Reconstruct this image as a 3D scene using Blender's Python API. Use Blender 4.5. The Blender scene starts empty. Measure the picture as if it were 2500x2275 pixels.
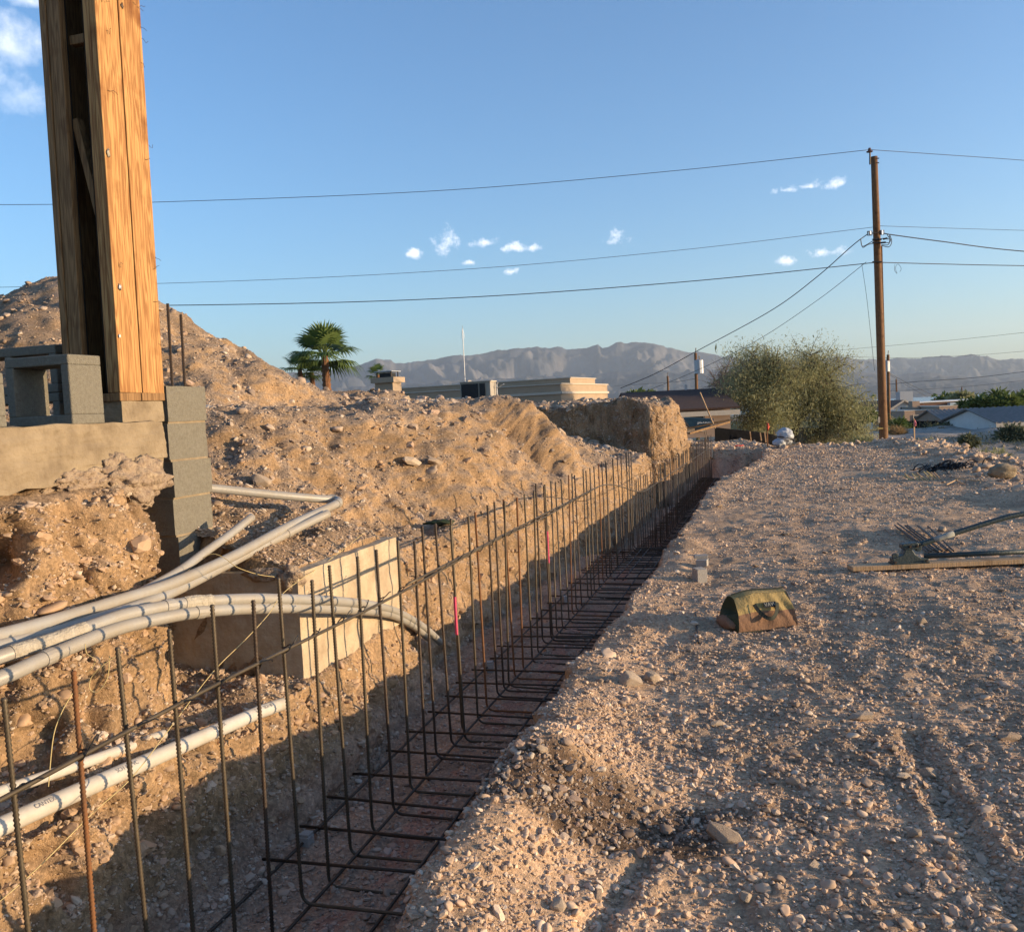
import bpy, bmesh, math, random
import numpy as np
from mathutils import Vector, Matrix, Euler

sc = bpy.context.scene
C = sc.collection
rad = math.radians

# ------------------------------------------------------------------ camera
F, W, H = 2200.0, 2500.0, 2275.0
EYE = 1.5
ROLL = rad(2.86)
PITCH = math.atan(137.5 * math.cos(ROLL) / F)
cam_d = bpy.data.cameras.new('camera'); cam = bpy.data.objects.new('camera', cam_d); C.objects.link(cam)
cam_d.sensor_fit = 'HORIZONTAL'; cam_d.sensor_width = 36.0; cam_d.lens = 36.0 * F / W
cam_d.clip_start = 0.05; cam_d.clip_end = 60000
CM = Matrix.Rotation(math.pi / 2 - PITCH, 4, 'X') @ Matrix.Rotation(-ROLL, 4, 'Z')
cam.matrix_world = Matrix.Translation((0, 0, EYE)) @ CM
sc.camera = cam

# ------------------------------------------------------------------ light
SUN_AZ, SUN_EL = rad(101), rad(7.5)          # azimuth clockwise from +Y
sc.view_settings.view_transform = 'Standard'; sc.view_settings.look = 'None'
sc.view_settings.exposure = 1.22; sc.view_settings.gamma = 1.0; sc.view_settings.use_curve_mapping = False
sun_d = bpy.data.lights.new('sun', 'SUN'); sun = bpy.data.objects.new('sun', sun_d); C.objects.link(sun)
sun_d.energy = 4.6; sun_d.angle = rad(0.53); sun_d.color = (1.0, 0.74, 0.45)
SDIR = Vector((math.sin(SUN_AZ) * math.cos(SUN_EL), math.cos(SUN_AZ) * math.cos(SUN_EL), math.sin(SUN_EL)))
sun.rotation_euler = SDIR.to_track_quat('Z', 'Y').to_euler(); sun.location = (20, -5, 20)

world = bpy.data.worlds.new('World'); sc.world = world; world.use_nodes = True
SKY_STRENGTH = 0.15


def cdir(u, v):
    d = CM.to_3x3() @ Vector(((u - W / 2) / F, -(v - H / 2) / F, -1.0))
    return d


def build_world():
    nt = world.node_tree; N = nt.nodes; Lk = nt.links
    N.clear()
    out = N.new('ShaderNodeOutputWorld'); bg = N.new('ShaderNodeBackground'); bg.inputs[1].default_value = SKY_STRENGTH
    sky = N.new('ShaderNodeTexSky'); sky.sky_type = 'NISHITA'; sky.sun_disc = False
    sky.sun_elevation = SUN_EL; sky.sun_rotation = SUN_AZ
    sky.altitude = 300; sky.air_density = 1.0; sky.dust_density = 1.3; sky.ozone_density = 3.7
    Lk.new(sky.outputs[0], bg.inputs[0])
    tc = N.new('ShaderNodeTexCoord')

    def math_n(op, a, b=None, c=None, clamp=False):
        n = N.new('ShaderNodeMath'); n.operation = op; n.use_clamp = clamp
        for i, x in enumerate((a, b, c)):
            if x is None: continue
            if isinstance(x, (int, float)): n.inputs[i].default_value = x
            else: Lk.new(x, n.inputs[i])
        return n.outputs[0]
    # ragged domain
    nz = N.new('ShaderNodeTexNoise'); nz.inputs['Scale'].default_value = 70; nz.inputs['Detail'].default_value = 6; nz.inputs['Roughness'].default_value = 0.65
    Lk.new(tc.outputs['Generated'], nz.inputs['Vector'])
    nz2 = N.new('ShaderNodeTexNoise'); nz2.inputs['Scale'].default_value = 13; nz2.inputs['Detail'].default_value = 6
    nz2.inputs['Roughness'].default_value = 0.62
    Lk.new(tc.outputs['Generated'], nz2.inputs['Vector'])
    clouds = [  # u, v, half width, half height (photo pixels), big flag
        (25, 125, 58, 42, 1), (55, 235, 55, 52, 1), (-40, 190, 60, 70, 1), (75, 5, 28, 12, 1),
        (1010, 621, 16, 10, 0), (1092, 598, 20, 22, 0), (1190, 593, 27, 9, 0), (1270, 607, 42, 10, 0),
        (1511, 585, 24, 14, 0), (1917, 465, 24, 8, 0), (1975, 456, 20, 6, 0), (2048, 450, 30, 12, 0),
        (2024, 616, 32, 10, 0), (1922, 638, 17, 10, 0), (1148, 641, 20, 6, 0), (1252, 664, 12, 6, 0)]
    clouds = [(u, v, hw * 1.3, hh * 1.35, b) for (u, v, hw, hh, b) in clouds]
    total = None; shade = None
    for (u, v, hw, hh, big) in clouds:
        d = cdir(u, v).normalized()
        up = Vector((0, 0, 1)); rt = d.cross(up).normalized(); upv = rt.cross(d).normalized()
        def dot(vec):
            n = N.new('ShaderNodeVectorMath'); n.operation = 'DOT_PRODUCT'
            Lk.new(tc.outputs['Generated'], n.inputs[0]); n.inputs[1].default_value = vec
            return n.outputs['Value']
        a = math_n('DIVIDE', dot(rt), hw / F); b = math_n('DIVIDE', dot(upv), hh / F)
        # flatter underside
        b2 = math_n('MULTIPLY', b, math_n('ADD', 1.0, math_n('MULTIPLY', math_n('LESS_THAN', b, 0.0), 0.45)))
        r = math_n('SQRT', math_n('ADD', math_n('MULTIPLY', a, a), math_n('MULTIPLY', b2, b2)))
        front = math_n('GREATER_THAN', dot(d), 0.5)
        amp, src, soft = (4.2, nz2, 1.3) if big else (4.6, nz, 1.3)
        val = math_n('ADD', math_n('SUBTRACT', 1.0, r), math_n('MULTIPLY', math_n('SUBTRACT', src.outputs['Fac'], 0.5), amp))
        m = math_n('MULTIPLY', math_n('DIVIDE', val, soft, clamp=True), front)
        m = math_n('MULTIPLY', m, 0.8 if big else 0.92)
        sh = math_n('MULTIPLY', m, math_n('ADD', 0.5, math_n('MULTIPLY', b, 0.45), clamp=True))
        total = m if total is None else math_n('MAXIMUM', total, m)
        shade = sh if shade is None else math_n('MAXIMUM', shade, sh)
    mixc = N.new('ShaderNodeMix'); mixc.data_type = 'RGBA'
    mixc.inputs[6].default_value = (0.50, 0.56, 0.66, 1); mixc.inputs[7].default_value = (0.98, 0.93, 0.86, 1)
    Lk.new(shade, mixc.inputs[0])
    cb = N.new('ShaderNodeBackground'); cb.inputs[1].default_value = 0.95
    Lk.new(mixc.outputs[2], cb.inputs[0])
    ms = N.new('ShaderNodeMixShader'); Lk.new(total, ms.inputs[0]); Lk.new(bg.outputs[0], ms.inputs[1]); Lk.new(cb.outputs[0], ms.inputs[2])
    Lk.new(ms.outputs[0], out.inputs[0])


build_world()
sc.cycles.max_bounces = 5; sc.cycles.diffuse_bounces = 3; sc.cycles.glossy_bounces = 2
sc.cycles.transparent_max_bounces = 8; sc.cycles.volume_bounces = 0
sc.cycles.use_denoising = True

# ------------------------------------------------------------------ placing
A = math.atan(0.294); SA, CA = math.sin(A), math.cos(A)


def ST(s, t, z=0.0):
    """trench frame: s metres along the trench, t metres to its left -> world"""
    return Vector((s * SA - t * CA, s * CA + t * SA, z))


def toST(p):
    return p[0] * SA + p[1] * CA, -p[0] * CA + p[1] * SA


def at(u, v, y):
    d = cdir(u, v); return Vector((0, 0, EYE)) + d * (y / d.y)


def G(u, v, z=0.0):
    d = cdir(u, v); k = (z - EYE) / d.z
    return Vector((0, 0, EYE)) + d * k


def onT(u, v, t):
    d = cdir(u, v); k = t / (-d.x * CA + d.y * SA)
    return Vector((0, 0, EYE)) + d * k


# ------------------------------------------------------------------ numpy noise
def _hash(ix, iy, iz, seed):
    h = (ix.astype(np.int64) * 374761393 + iy.astype(np.int64) * 668265263 + iz.astype(np.int64) * 2147483647 + seed * 1274126177) & 0xFFFFFFFF
    h = ((h ^ (h >> 13)) * 1274126177) & 0xFFFFFFFF
    h = (h ^ (h >> 16)) & 0xFFFFFFFF
    return h.astype(np.float64) / 4294967295.0


def vnoise(x, y, z=0.0, seed=0):
    x = np.asarray(x, float); y = np.asarray(y, float); z = np.broadcast_to(np.asarray(z, float), x.shape)
    ix, iy, iz = np.floor(x), np.floor(y), np.floor(z)
    fx, fy, fz = x - ix, y - iy, z - iz
    fx, fy, fz = [f * f * f * (f * (f * 6 - 15) + 10) for f in (fx, fy, fz)]
    r = 0
    for dz in (0, 1):
        wz = fz if dz else 1 - fz
        if not np.any(wz): continue
        for dy in (0, 1):
            wy = fy if dy else 1 - fy
            for dx in (0, 1):
                wx = fx if dx else 1 - fx
                r = r + wx * wy * wz * _hash(ix + dx, iy + dy, iz + dz, seed)
    return r * 2 - 1


def fbm(x, y, z=0.0, oct=4, seed=0, gain=0.5):
    a, f, r = 1.0, 1.0, 0.0
    for o in range(oct):
        r = r + a * vnoise(np.asarray(x) * f, np.asarray(y) * f, np.asarray(z) * f, seed + o * 17)
        a *= gain; f *= 2.03
    return r


def ss(a, b, x):
    k = np.clip((x - a) / (b - a), 0, 1); return k * k * (3 - 2 * k)


# ------------------------------------------------------------------ materials
MATS = {}


def mat(name, col, col2=None, scale=8.0, rough=0.85, bump=0.0, bscale=60.0, metal=0.0, stretch=None, spec=0.3, detail=6, trans=0.0):
    if name in MATS: return MATS[name]
    m = bpy.data.materials.new(name); m.use_nodes = True
    nt = m.node_tree; N = nt.nodes; Lk = nt.links
    b = N['Principled BSDF']; b.inputs['Roughness'].default_value = rough; b.inputs['Metallic'].default_value = metal
    b.inputs['Specular IOR Level'].default_value = spec
    tc = N.new('ShaderNodeTexCoord'); vec = tc.outputs['Object']
    if stretch:
        mp = N.new('ShaderNodeMapping'); mp.inputs['Scale'].default_value = stretch; Lk.new(vec, mp.inputs[0]); vec = mp.outputs[0]
    if col2 is None: col2 = tuple(c * 0.8 for c in col)
    nz = N.new('ShaderNodeTexNoise'); nz.inputs['Scale'].default_value = scale; nz.inputs['Detail'].default_value = detail
    nz.inputs['Roughness'].default_value = 0.6; Lk.new(vec, nz.inputs['Vector'])
    rp = N.new('ShaderNodeValToRGB'); rp.color_ramp.elements[0].position = 0.32; rp.color_ramp.elements[1].position = 0.68
    rp.color_ramp.elements[0].color = (*col, 1); rp.color_ramp.elements[1].color = (*col2, 1)
    Lk.new(nz.outputs['Fac'], rp.inputs[0]); Lk.new(rp.outputs[0], b.inputs['Base Color'])
    if bump:
        n2 = N.new('ShaderNodeTexNoise'); n2.inputs['Scale'].default_value = bscale; n2.inputs['Detail'].default_value = 5
        Lk.new(vec, n2.inputs['Vector'])
        bp = N.new('ShaderNodeBump'); bp.inputs['Strength'].default_value = bump; bp.inputs['Distance'].default_value = 0.02
        Lk.new(n2.outputs['Fac'], bp.inputs['Height']); Lk.new(bp.outputs[0], b.inputs['Normal'])
    if trans:
        b.inputs['Subsurface Weight'].default_value = 0.0
        tr = N.new('ShaderNodeBsdfTranslucent'); Lk.new(rp.outputs[0], tr.inputs[0])
        mx = N.new('ShaderNodeMixShader'); mx.inputs[0].default_value = trans
        Lk.new(b.outputs[0], mx.inputs[1]); Lk.new(tr.outputs[0], mx.inputs[2]); Lk.new(mx.outputs[0], N['Material Output'].inputs[0])
    MATS[name] = m
    return m


def ground_material():
    m = bpy.data.materials.new('soil'); m.use_nodes = True
    nt = m.node_tree; N = nt.nodes; Lk = nt.links
    b = N['Principled BSDF']; b.inputs['Roughness'].default_value = 0.95; b.inputs['Specular IOR Level'].default_value = 0.15
    at_ = N.new('ShaderNodeAttribute'); at_.attribute_name = 'albedo'
    tc = N.new('ShaderNodeTexCoord')

    def noise(scale, detail=4):
        n = N.new('ShaderNodeTexNoise'); n.inputs['Scale'].default_value = scale; n.inputs['Detail'].default_value = detail
        n.inputs['Roughness'].default_value = 0.65
        Lk.new(tc.outputs['Object'], n.inputs['Vector']); return n.outputs['Fac']
    f1 = noise(55); vo = N.new('ShaderNodeTexVoronoi'); vo.inputs['Scale'].default_value = 70
    Lk.new(tc.outputs['Object'], vo.inputs['Vector'])
    rp = N.new('ShaderNodeValToRGB'); rp.color_ramp.elements[0].position = 0.3; rp.color_ramp.elements[1].position = 0.72
    rp.color_ramp.elements[0].color = (0.72, 0.70, 0.68, 1); rp.color_ramp.elements[1].color = (1.3, 1.28, 1.25, 1)
    Lk.new(f1, rp.inputs[0])
    mu = N.new('ShaderNodeMix'); mu.data_type = 'RGBA'; mu.blend_type = 'MULTIPLY'; mu.inputs[0].default_value = 1.0
    Lk.new(at_.outputs['Color'], mu.inputs[6]); Lk.new(rp.outputs[0], mu.inputs[7])
    # scattered pale grit: every voronoi cell has its own tone
    r2 = N.new('ShaderNodeValToRGB'); r2.color_ramp.elements[0].position = 0.2; r2.color_ramp.elements[1].position = 0.9
    r2.color_ramp.elements[0].color = (0.85, 0.85, 0.85, 1); r2.color_ramp.elements[1].color = (1.22, 1.2, 1.18, 1)
    sx = N.new('ShaderNodeSeparateColor'); Lk.new(vo.outputs['Color'], sx.inputs[0]); Lk.new(sx.outputs[0], r2.inputs[0])
    m2 = N.new('ShaderNodeMix'); m2.data_type = 'RGBA'; m2.blend_type = 'MULTIPLY'; m2.inputs[0].default_value = 1.0
    Lk.new(mu.outputs[2], m2.inputs[6]); Lk.new(r2.outputs[0], m2.inputs[7])
    Lk.new(m2.outputs[2], b.inputs['Base Color'])
    f2 = noise(120, 5)
    f3 = noise(38, 6); ad = N.new('ShaderNodeMath'); ad.operation = 'ADD'; Lk.new(f2, ad.inputs[0]); Lk.new(f3, ad.inputs[1])
    bp = N.new('ShaderNodeBump'); bp.inputs['Strength'].default_value = 0.7; bp.inputs['Distance'].default_value = 0.012
    Lk.new(ad.outputs[0], bp.inputs['Height']); Lk.new(bp.outputs[0], b.inputs['Normal'])
    return m


def pebble_material():
    m = bpy.data.materials.new('pebbles'); m.use_nodes = True
    nt = m.node_tree; N = nt.nodes; Lk = nt.links
    b = N['Principled BSDF']; b.inputs['Roughness'].default_value = 0.9; b.inputs['Specular IOR Level'].default_value = 0.2
    a = N.new('ShaderNodeAttribute'); a.attribute_type = 'INSTANCER'; a.attribute_name = 'rnd'
    rp = N.new('ShaderNodeValToRGB'); cr = rp.color_ramp
    cols = [(0.0, (0.17, 0.125, 0.10)), (0.2, (0.31, 0.23, 0.175)), (0.4, (0.43, 0.32, 0.235)), (0.6, (0.5, 0.40, 0.31)),
            (0.78, (0.42, 0.28, 0.215)), (0.9, (0.60, 0.51, 0.41)), (1.0, (0.72, 0.65, 0.55))]
    cr.elements[0].position = 0.0; cr.elements[0].color = (*cols[0][1], 1)
    cr.elements[1].position = 1.0; cr.elements[1].color = (*cols[-1][1], 1)
    for p, c in cols[1:-1]:
        e = cr.elements.new(p); e.color = (*c, 1)
    Lk.new(a.outputs['Fac'], rp.inputs[0])
    tint = N.new('ShaderNodeAttribute'); tint.attribute_type = 'INSTANCER'; tint.attribute_name = 'tint'
    mx = N.new('ShaderNodeMix'); mx.data_type = 'RGBA'; mx.inputs[0].default_value = 0.5
    Lk.new(rp.outputs[0], mx.inputs[6]); Lk.new(tint.outputs['Color'], mx.inputs[7])
    tc = N.new('ShaderNodeTexCoord'); nz = N.new('ShaderNodeTexNoise'); nz.inputs['Scale'].default_value = 2.5
    Lk.new(tc.outputs['Object'], nz.inputs['Vector'])
    Lk.new(mx.outputs[2], b.inputs['Base Color'])
    return m


def rock_material():
    m = mat('rock', (0.40, 0.32, 0.245), (0.30, 0.235, 0.18), scale=7, rough=0.9, bump=0.5, bscale=30)
    nt = m.node_tree; N = nt.nodes; Lk = nt.links; b = N['Principled BSDF']
    src = b.inputs['Base Color'].links[0].from_socket
    oi = N.new('ShaderNodeObjectInfo'); rp = N.new('ShaderNodeValToRGB')
    rp.color_ramp.elements[0].color = (0.72, 0.66, 0.62, 1); rp.color_ramp.elements[1].color = (1.3, 1.3, 1.25, 1)
    Lk.new(oi.outputs['Random'], rp.inputs[0])
    mu = N.new('ShaderNodeMix'); mu.data_type = 'RGBA'; mu.blend_type = 'MULTIPLY'; mu.inputs[0].default_value = 1.0
    Lk.new(src, mu.inputs[6]); Lk.new(rp.outputs[0], mu.inputs[7]); Lk.new(mu.outputs[2], b.inputs['Base Color'])
    return m


def wood_material(name, light, dark, knots=True):
    m = bpy.data.materials.new(name); m.use_nodes = True
    nt = m.node_tree; N = nt.nodes; Lk = nt.links
    b = N['Principled BSDF']; b.inputs['Roughness'].default_value = 0.75; b.inputs['Specular IOR Level'].default_value = 0.25
    tc = N.new('ShaderNodeTexCoord'); oi = N.new('ShaderNodeObjectInfo')
    ad = N.new('ShaderNodeVectorMath'); ad.operation = 'ADD'; cmb = N.new('ShaderNodeCombineXYZ')
    mr = N.new('ShaderNodeMath'); mr.operation = 'MULTIPLY'; mr.inputs[1].default_value = 37.0
    Lk.new(oi.outputs['Random'], mr.inputs[0]); Lk.new(mr.outputs[0], cmb.inputs[0]); Lk.new(mr.outputs[0], cmb.inputs[2])
    Lk.new(tc.outputs['Object'], ad.inputs[0]); Lk.new(cmb.outputs[0], ad.inputs[1])
    mp = N.new('ShaderNodeMapping'); mp.inputs['Scale'].default_value = (1, 1, 0.06); Lk.new(ad.outputs[0], mp.inputs[0])
    n1 = N.new('ShaderNodeTexNoise'); n1.inputs['Scale'].default_value = 16; n1.inputs['Detail'].default_value = 3; n1.inputs['Distortion'].default_value = 0.4
    Lk.new(mp.outputs[0], n1.inputs['Vector'])
    wv = N.new('ShaderNodeMath'); wv.operation = 'SINE'; k = N.new('ShaderNodeMath'); k.operation = 'MULTIPLY'; k.inputs[1].default_value = 70
    Lk.new(n1.outputs['Fac'], k.inputs[0]); Lk.new(k.outputs[0], wv.inputs[0])
    n2 = N.new('ShaderNodeTexNoise'); n2.inputs['Scale'].default_value = 90; n2.inputs['Detail'].default_value = 4; Lk.new(mp.outputs[0], n2.inputs['Vector'])
    s = N.new('ShaderNodeMath'); s.operation = 'MULTIPLY_ADD'; s.inputs[1].default_value = 0.22; Lk.new(wv.outputs[0], s.inputs[0]); Lk.new(n2.outputs['Fac'], s.inputs[2])
    rp = N.new('ShaderNodeValToRGB'); rp.color_ramp.elements[0].position = 0.25; rp.color_ramp.elements[1].position = 0.75
    rp.color_ramp.elements[0].color = (*dark, 1); rp.color_ramp.elements[1].color = (*light, 1)
    Lk.new(s.outputs[0], rp.inputs[0])
    n3 = N.new('ShaderNodeTexNoise'); n3.inputs['Scale'].default_value = 5; n3.inputs['Detail'].default_value = 6; Lk.new(ad.outputs[0], n3.inputs['Vector'])
    r3 = N.new('ShaderNodeValToRGB'); r3.color_ramp.elements[0].position = 0.56; r3.color_ramp.elements[1].position = 0.74
    r3.color_ramp.elements[0].color = (1, 1, 1, 1); r3.color_ramp.elements[1].color = (0.55, 0.43, 0.33, 1)
    Lk.new(n3.outputs['Fac'], r3.inputs[0])
    mu = N.new('ShaderNodeMix'); mu.data_type = 'RGBA'; mu.blend_type = 'MULTIPLY'; mu.inputs[0].default_value = 1.0
    Lk.new(rp.outputs[0], mu.inputs[6]); Lk.new(r3.outputs[0], mu.inputs[7])
    Lk.new(mu.outputs[2], b.inputs['Base Color'])
    bp = N.new('ShaderNodeBump'); bp.inputs['Strength'].default_value = 0.35; bp.inputs['Distance'].default_value = 0.004
    Lk.new(s.outputs[0], bp.inputs['Height']); Lk.new(bp.outputs[0], b.inputs['Normal'])
    MATS[name] = m
    return m


M_SOIL = ground_material(); M_PEB = pebble_material(); M_ROCK = rock_material()
M_CONC = mat('poured concrete', (0.275, 0.215, 0.14), (0.17, 0.128, 0.082), scale=9, rough=0.9, bump=0.45, bscale=45)
M_CMU = mat('grey block concrete', (0.185, 0.17, 0.135), (0.14, 0.127, 0.10), scale=60, rough=0.95, bump=0.5, bscale=160)
M_PAVER = mat('pale paver concrete', (0.34, 0.31, 0.28), (0.28, 0.26, 0.235), scale=60, rough=0.95, bump=0.3, bscale=120)
M_STEEL = mat('rebar steel', (0.05, 0.04, 0.033), (0.085, 0.055, 0.035), scale=14, rough=0.55, metal=0.35, bump=0.2, bscale=90)
M_RUST = mat('rusty rebar', (0.22, 0.09, 0.03), (0.11, 0.06, 0.035), scale=9, rough=0.75, metal=0.2)
M_BRIGHT = mat('worn rebar', (0.115, 0.09, 0.06), (0.065, 0.05, 0.034), scale=9, rough=0.5, metal=0.4)
M_PINK = mat('pink marking paint', (0.62, 0.06, 0.13), (0.5, 0.04, 0.1), scale=20, rough=0.6)
M_PVC = mat('grey conduit plastic', (0.285, 0.275, 0.255), (0.27, 0.235, 0.185), scale=7, rough=0.45, bump=0.06, bscale=60, spec=0.5)
M_PVCW = mat('white conduit plastic', (0.46, 0.44, 0.40), (0.40, 0.35, 0.28), scale=7, rough=0.45, bump=0.06, bscale=60, spec=0.5)
M_INK = mat('printed ink', (0.16, 0.16, 0.18), (0.2, 0.2, 0.22), scale=20, rough=0.7)
M_TAPE = mat('pale tape', (0.40, 0.36, 0.29), (0.30, 0.26, 0.2), scale=30, rough=0.8, bump=0.5, bscale=80)
M_STRING = mat('yellow pull string', (0.42, 0.32, 0.14), (0.5, 0.4, 0.2), scale=30, rough=0.8)
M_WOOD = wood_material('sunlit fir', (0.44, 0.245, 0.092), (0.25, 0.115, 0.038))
M_WOODD = wood_material('dark fir', (0.26, 0.15, 0.065), (0.15, 0.08, 0.033))  # darker fir copy; on the post it holds shade in its colour
M_PLANK = wood_material('pale plank', (0.46, 0.31, 0.18), (0.36, 0.23, 0.12))
M_POLE = wood_material('treated pole wood', (0.20, 0.10, 0.042), (0.11, 0.055, 0.024))
M_BLACK = mat('black plastic', (0.012, 0.012, 0.013), (0.02, 0.02, 0.022), scale=8, rough=0.5)
M_WIRE = mat('overhead cable', (0.03, 0.03, 0.035), (0.045, 0.045, 0.05), scale=3, rough=0.6)
M_GALV = mat('galvanised metal', (0.42, 0.43, 0.45), (0.32, 0.33, 0.35), scale=12, rough=0.45, metal=0.5)
M_WHITE = mat('white paint', (0.72, 0.70, 0.66), (0.66, 0.64, 0.6), scale=6, rough=0.6)
M_ORANGE = mat('orange ribbon', (0.75, 0.10, 0.05), (0.6, 0.08, 0.05), scale=8, rough=0.6)

# ------------------------------------------------------------------ mesh helpers


class MB:
    def __init__(self): self.v = []; self.f = []

    def add(self, vs, fs):
        n = len(self.v); self.v += [tuple(x) for x in vs]; self.f += [tuple(i + n for i in f) for f in fs]; return self

    def box(self, c, size, rot=None):
        cx, cy, cz = c; sx, sy, sz = [d / 2 for d in size]
        vs = [Vector((x, y, z)) for x in (-sx, sx) for y in (-sy, sy) for z in (-sz, sz)]
        if rot is not None: vs = [rot @ v for v in vs]
        vs = [v + Vector(c) for v in vs]
        return self.add(vs, [(0, 1, 3, 2), (4, 6, 7, 5), (0, 4, 5, 1), (2, 3, 7, 6), (0, 2, 6, 4), (1, 5, 7, 3)])

    def bar(self, p, q, w, h, up=(0, 0, 1)):
        p, q = Vector(p), Vector(q); d = (q - p).normalized(); up = Vector(up)
        if abs(d.dot(up)) > 0.98: up = Vector((0, 1, 0))
        x = d.cross(up).normalized(); z = x.cross(d)
        vs = [b + x * (i * w / 2) + z * (j * h / 2) for b in (p, q) for i, j in ((-1, -1), (1, -1), (1, 1), (-1, 1))]
        return self.add(vs, [(0, 1, 2, 3), (7, 6, 5, 4), (0, 4, 5, 1), (1, 5, 6, 2), (2, 6, 7, 3), (3, 7, 4, 0)])

    def tube(self, pts, r, n=8, cap=True):
        pts = [Vector(p) for p in pts]; m = len(pts)
        rs = r if hasattr(r, '__len__') else [r] * m
        prev = None; vs = []
        for i, p in enumerate(pts):
            d = (pts[min(i + 1, m - 1)] - pts[max(i - 1, 0)]).normalized()
            if prev is None:
                up = Vector((0, 0, 1)) if abs(d.z) < 0.9 else Vector((1, 0, 0)); x = d.cross(up).normalized()
            else:
                x = prev - d * prev.dot(d); x = x.normalized() if x.length > 1e-6 else d.orthogonal().normalized()
            prev = x; y = d.cross(x)
            for k in range(n):
                a = 2 * math.pi * k / n; vs.append(p + (x * math.cos(a) + y * math.sin(a)) * rs[i])
        fs = [(i * n + k, i * n + (k + 1) % n, (i + 1) * n + (k + 1) % n, (i + 1) * n + k) for i in range(m - 1) for k in range(n)]
        if cap:
            fs.append(tuple(range(n - 1, -1, -1))); fs.append(tuple((m - 1) * n + k for k in range(n)))
        return self.add(vs, fs)

    def build(self, name, m, parent=None, smooth=False, bevel=0.0):
        me = bpy.data.meshes.new(name); me.from_pydata(self.v, [], self.f); me.update()
        bm = bmesh.new(); bm.from_mesh(me); bmesh.ops.recalc_face_normals(bm, faces=bm.faces); bm.to_mesh(me); bm.free()
        return obj(name, me, m, parent, smooth, bevel)


def obj(name, me, m, parent=None, smooth=False, bevel=0.0):
    o = bpy.data.objects.new(name, me); C.objects.link(o)
    if m is not None and len(me.materials) == 0: me.materials.append(m)
    if smooth and len(me.polygons):
        me.polygons.foreach_set('use_smooth', [True] * len(me.polygons))
    if parent is not None: o.parent = parent
    if bevel:
        b = o.modifiers.new('bevel', 'BEVEL'); b.width = bevel; b.segments = 2; b.limit_method = 'ANGLE'
    return o


def tag(o, label, cat, group=None):
    o['label'] = label; o['category'] = cat
    if group: o['group'] = group
    return o


def struct(o):
    o['kind'] = 'structure'; return o


def thing(name, label, cat, loc=(0, 0, 0), rz=0.0, group=None):
    o = bpy.data.objects.new(name, None); C.objects.link(o); o.location = loc; o.rotation_euler = (0, 0, rz)
    o.empty_display_size = 0.1
    return tag(o, label, cat, group)


def smooth_path(pts, n=8):
    """Catmull-Rom"""
    P = [Vector(p) for p in pts]; P = [P[0] * 2 - P[1]] + P + [P[-1] * 2 - P[-2]]; out = []
    for i in range(1, len(P) - 2):
        a, b, c, d = P[i - 1:i + 3]
        for k in range(n):
            t = k / n
            out.append(0.5 * ((2 * b) + (c - a) * t + (2 * a - 5 * b + 4 * c - d) * t * t + (3 * b - a - 3 * c + d) * t ** 3))
    out.append(P[-2]); return out


def local(parent, p):
    """world point -> the frame of an (unparented) empty"""
    return Matrix.LocRotScale(parent.location, parent.rotation_euler, None).inverted() @ Vector(p)


def hull_mesh(name, seed, n=14, squash=(1, 1, 1), jitter=0.35, m=None):
    rnd = random.Random(seed); bm = bmesh.new()
    for i in range(n):
        d = Vector((rnd.gauss(0, 1), rnd.gauss(0, 1), rnd.gauss(0, 1))).normalized() * (1 - jitter * rnd.random())
        bm.verts.new((d.x * squash[0], d.y * squash[1], d.z * squash[2]))
    r = bmesh.ops.convex_hull(bm, input=bm.verts)
    bmesh.ops.delete(bm, geom=[g for g in r['geom_interior'] if isinstance(g, bmesh.types.BMVert)], context='VERTS')
    bmesh.ops.bevel(bm, geom=list(bm.edges), offset=0.07, segments=1, affect='EDGES', clamp_overlap=True)
    me = bpy.data.meshes.new(name); bm.to_mesh(me); bm.free()
    if m: me.materials.append(m)
    return me


def text_mesh(s, size, m):
    cu = bpy.data.curves.new('lettering', 'FONT'); cu.body = s; cu.size = size; cu.extrude = 0.0004
    cu.align_x = 'CENTER'; cu.align_y = 'CENTER'
    o = bpy.data.objects.new('lettering_tmp', cu); C.objects.link(o)
    bpy.context.view_layer.update()
    me = bpy.data.meshes.new_from_object(o.evaluated_get(bpy.context.evaluated_depsgraph_get()))
    bpy.data.objects.remove(o); bpy.data.curves.remove(cu)
    me.materials.clear(); me.materials.append(m); me.name = 'lettering'
    return me


# ================================================================== NEAR GROUND
S_END = 27.6


def t_right(s):
    s = np.asarray(s, float)
    return 1.08 + 0.05 * fbm(s * 1.7, s * 0 + 3.1, 0, 3, 5) - 0.75 * ss(15.5, 24, s) - 0.09 * ss(5.0, 3.4, s)


def t_left(s):
    s = np.asarray(s, float)
    base = 2.36 + 0.05 * fbm(s * 1.3, s * 0 + 9.1, 0, 3, 8)
    base = base - 0.16 * ss(4.0, 3.2, s)
    return base + 0.12 * ss(5.3, 6.3, s)


def interp_profile(t, pts):
    return np.interp(t, [p[0] for p in pts], [p[1] for p in pts])


WET = G(1490, 2010)
BUMPS = [(G(1480, 1625), 0.28, 0.07), (G(1400, 1630), 0.2, 0.08), (G(1660, 1525), 0.22, 0.08), (G(1560, 1480), 0.35, 0.05),
         (G(1640, 1330), 0.4, 0.06), (G(1560, 1420), 0.3, 0.07), (G(1400, 1960), 0.35, 0.05), (G(1130, 2080), 0.3, 0.06),
         (G(2420, 1530), 0.5, 0.08), (G(2250, 1500), 0.5, 0.04), (G(1250, 1780), 0.25, 0.05), (G(1980, 1760), 0.4, 0.05),
         (G(1450, 1930), 0.25, 0.06)]


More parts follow.
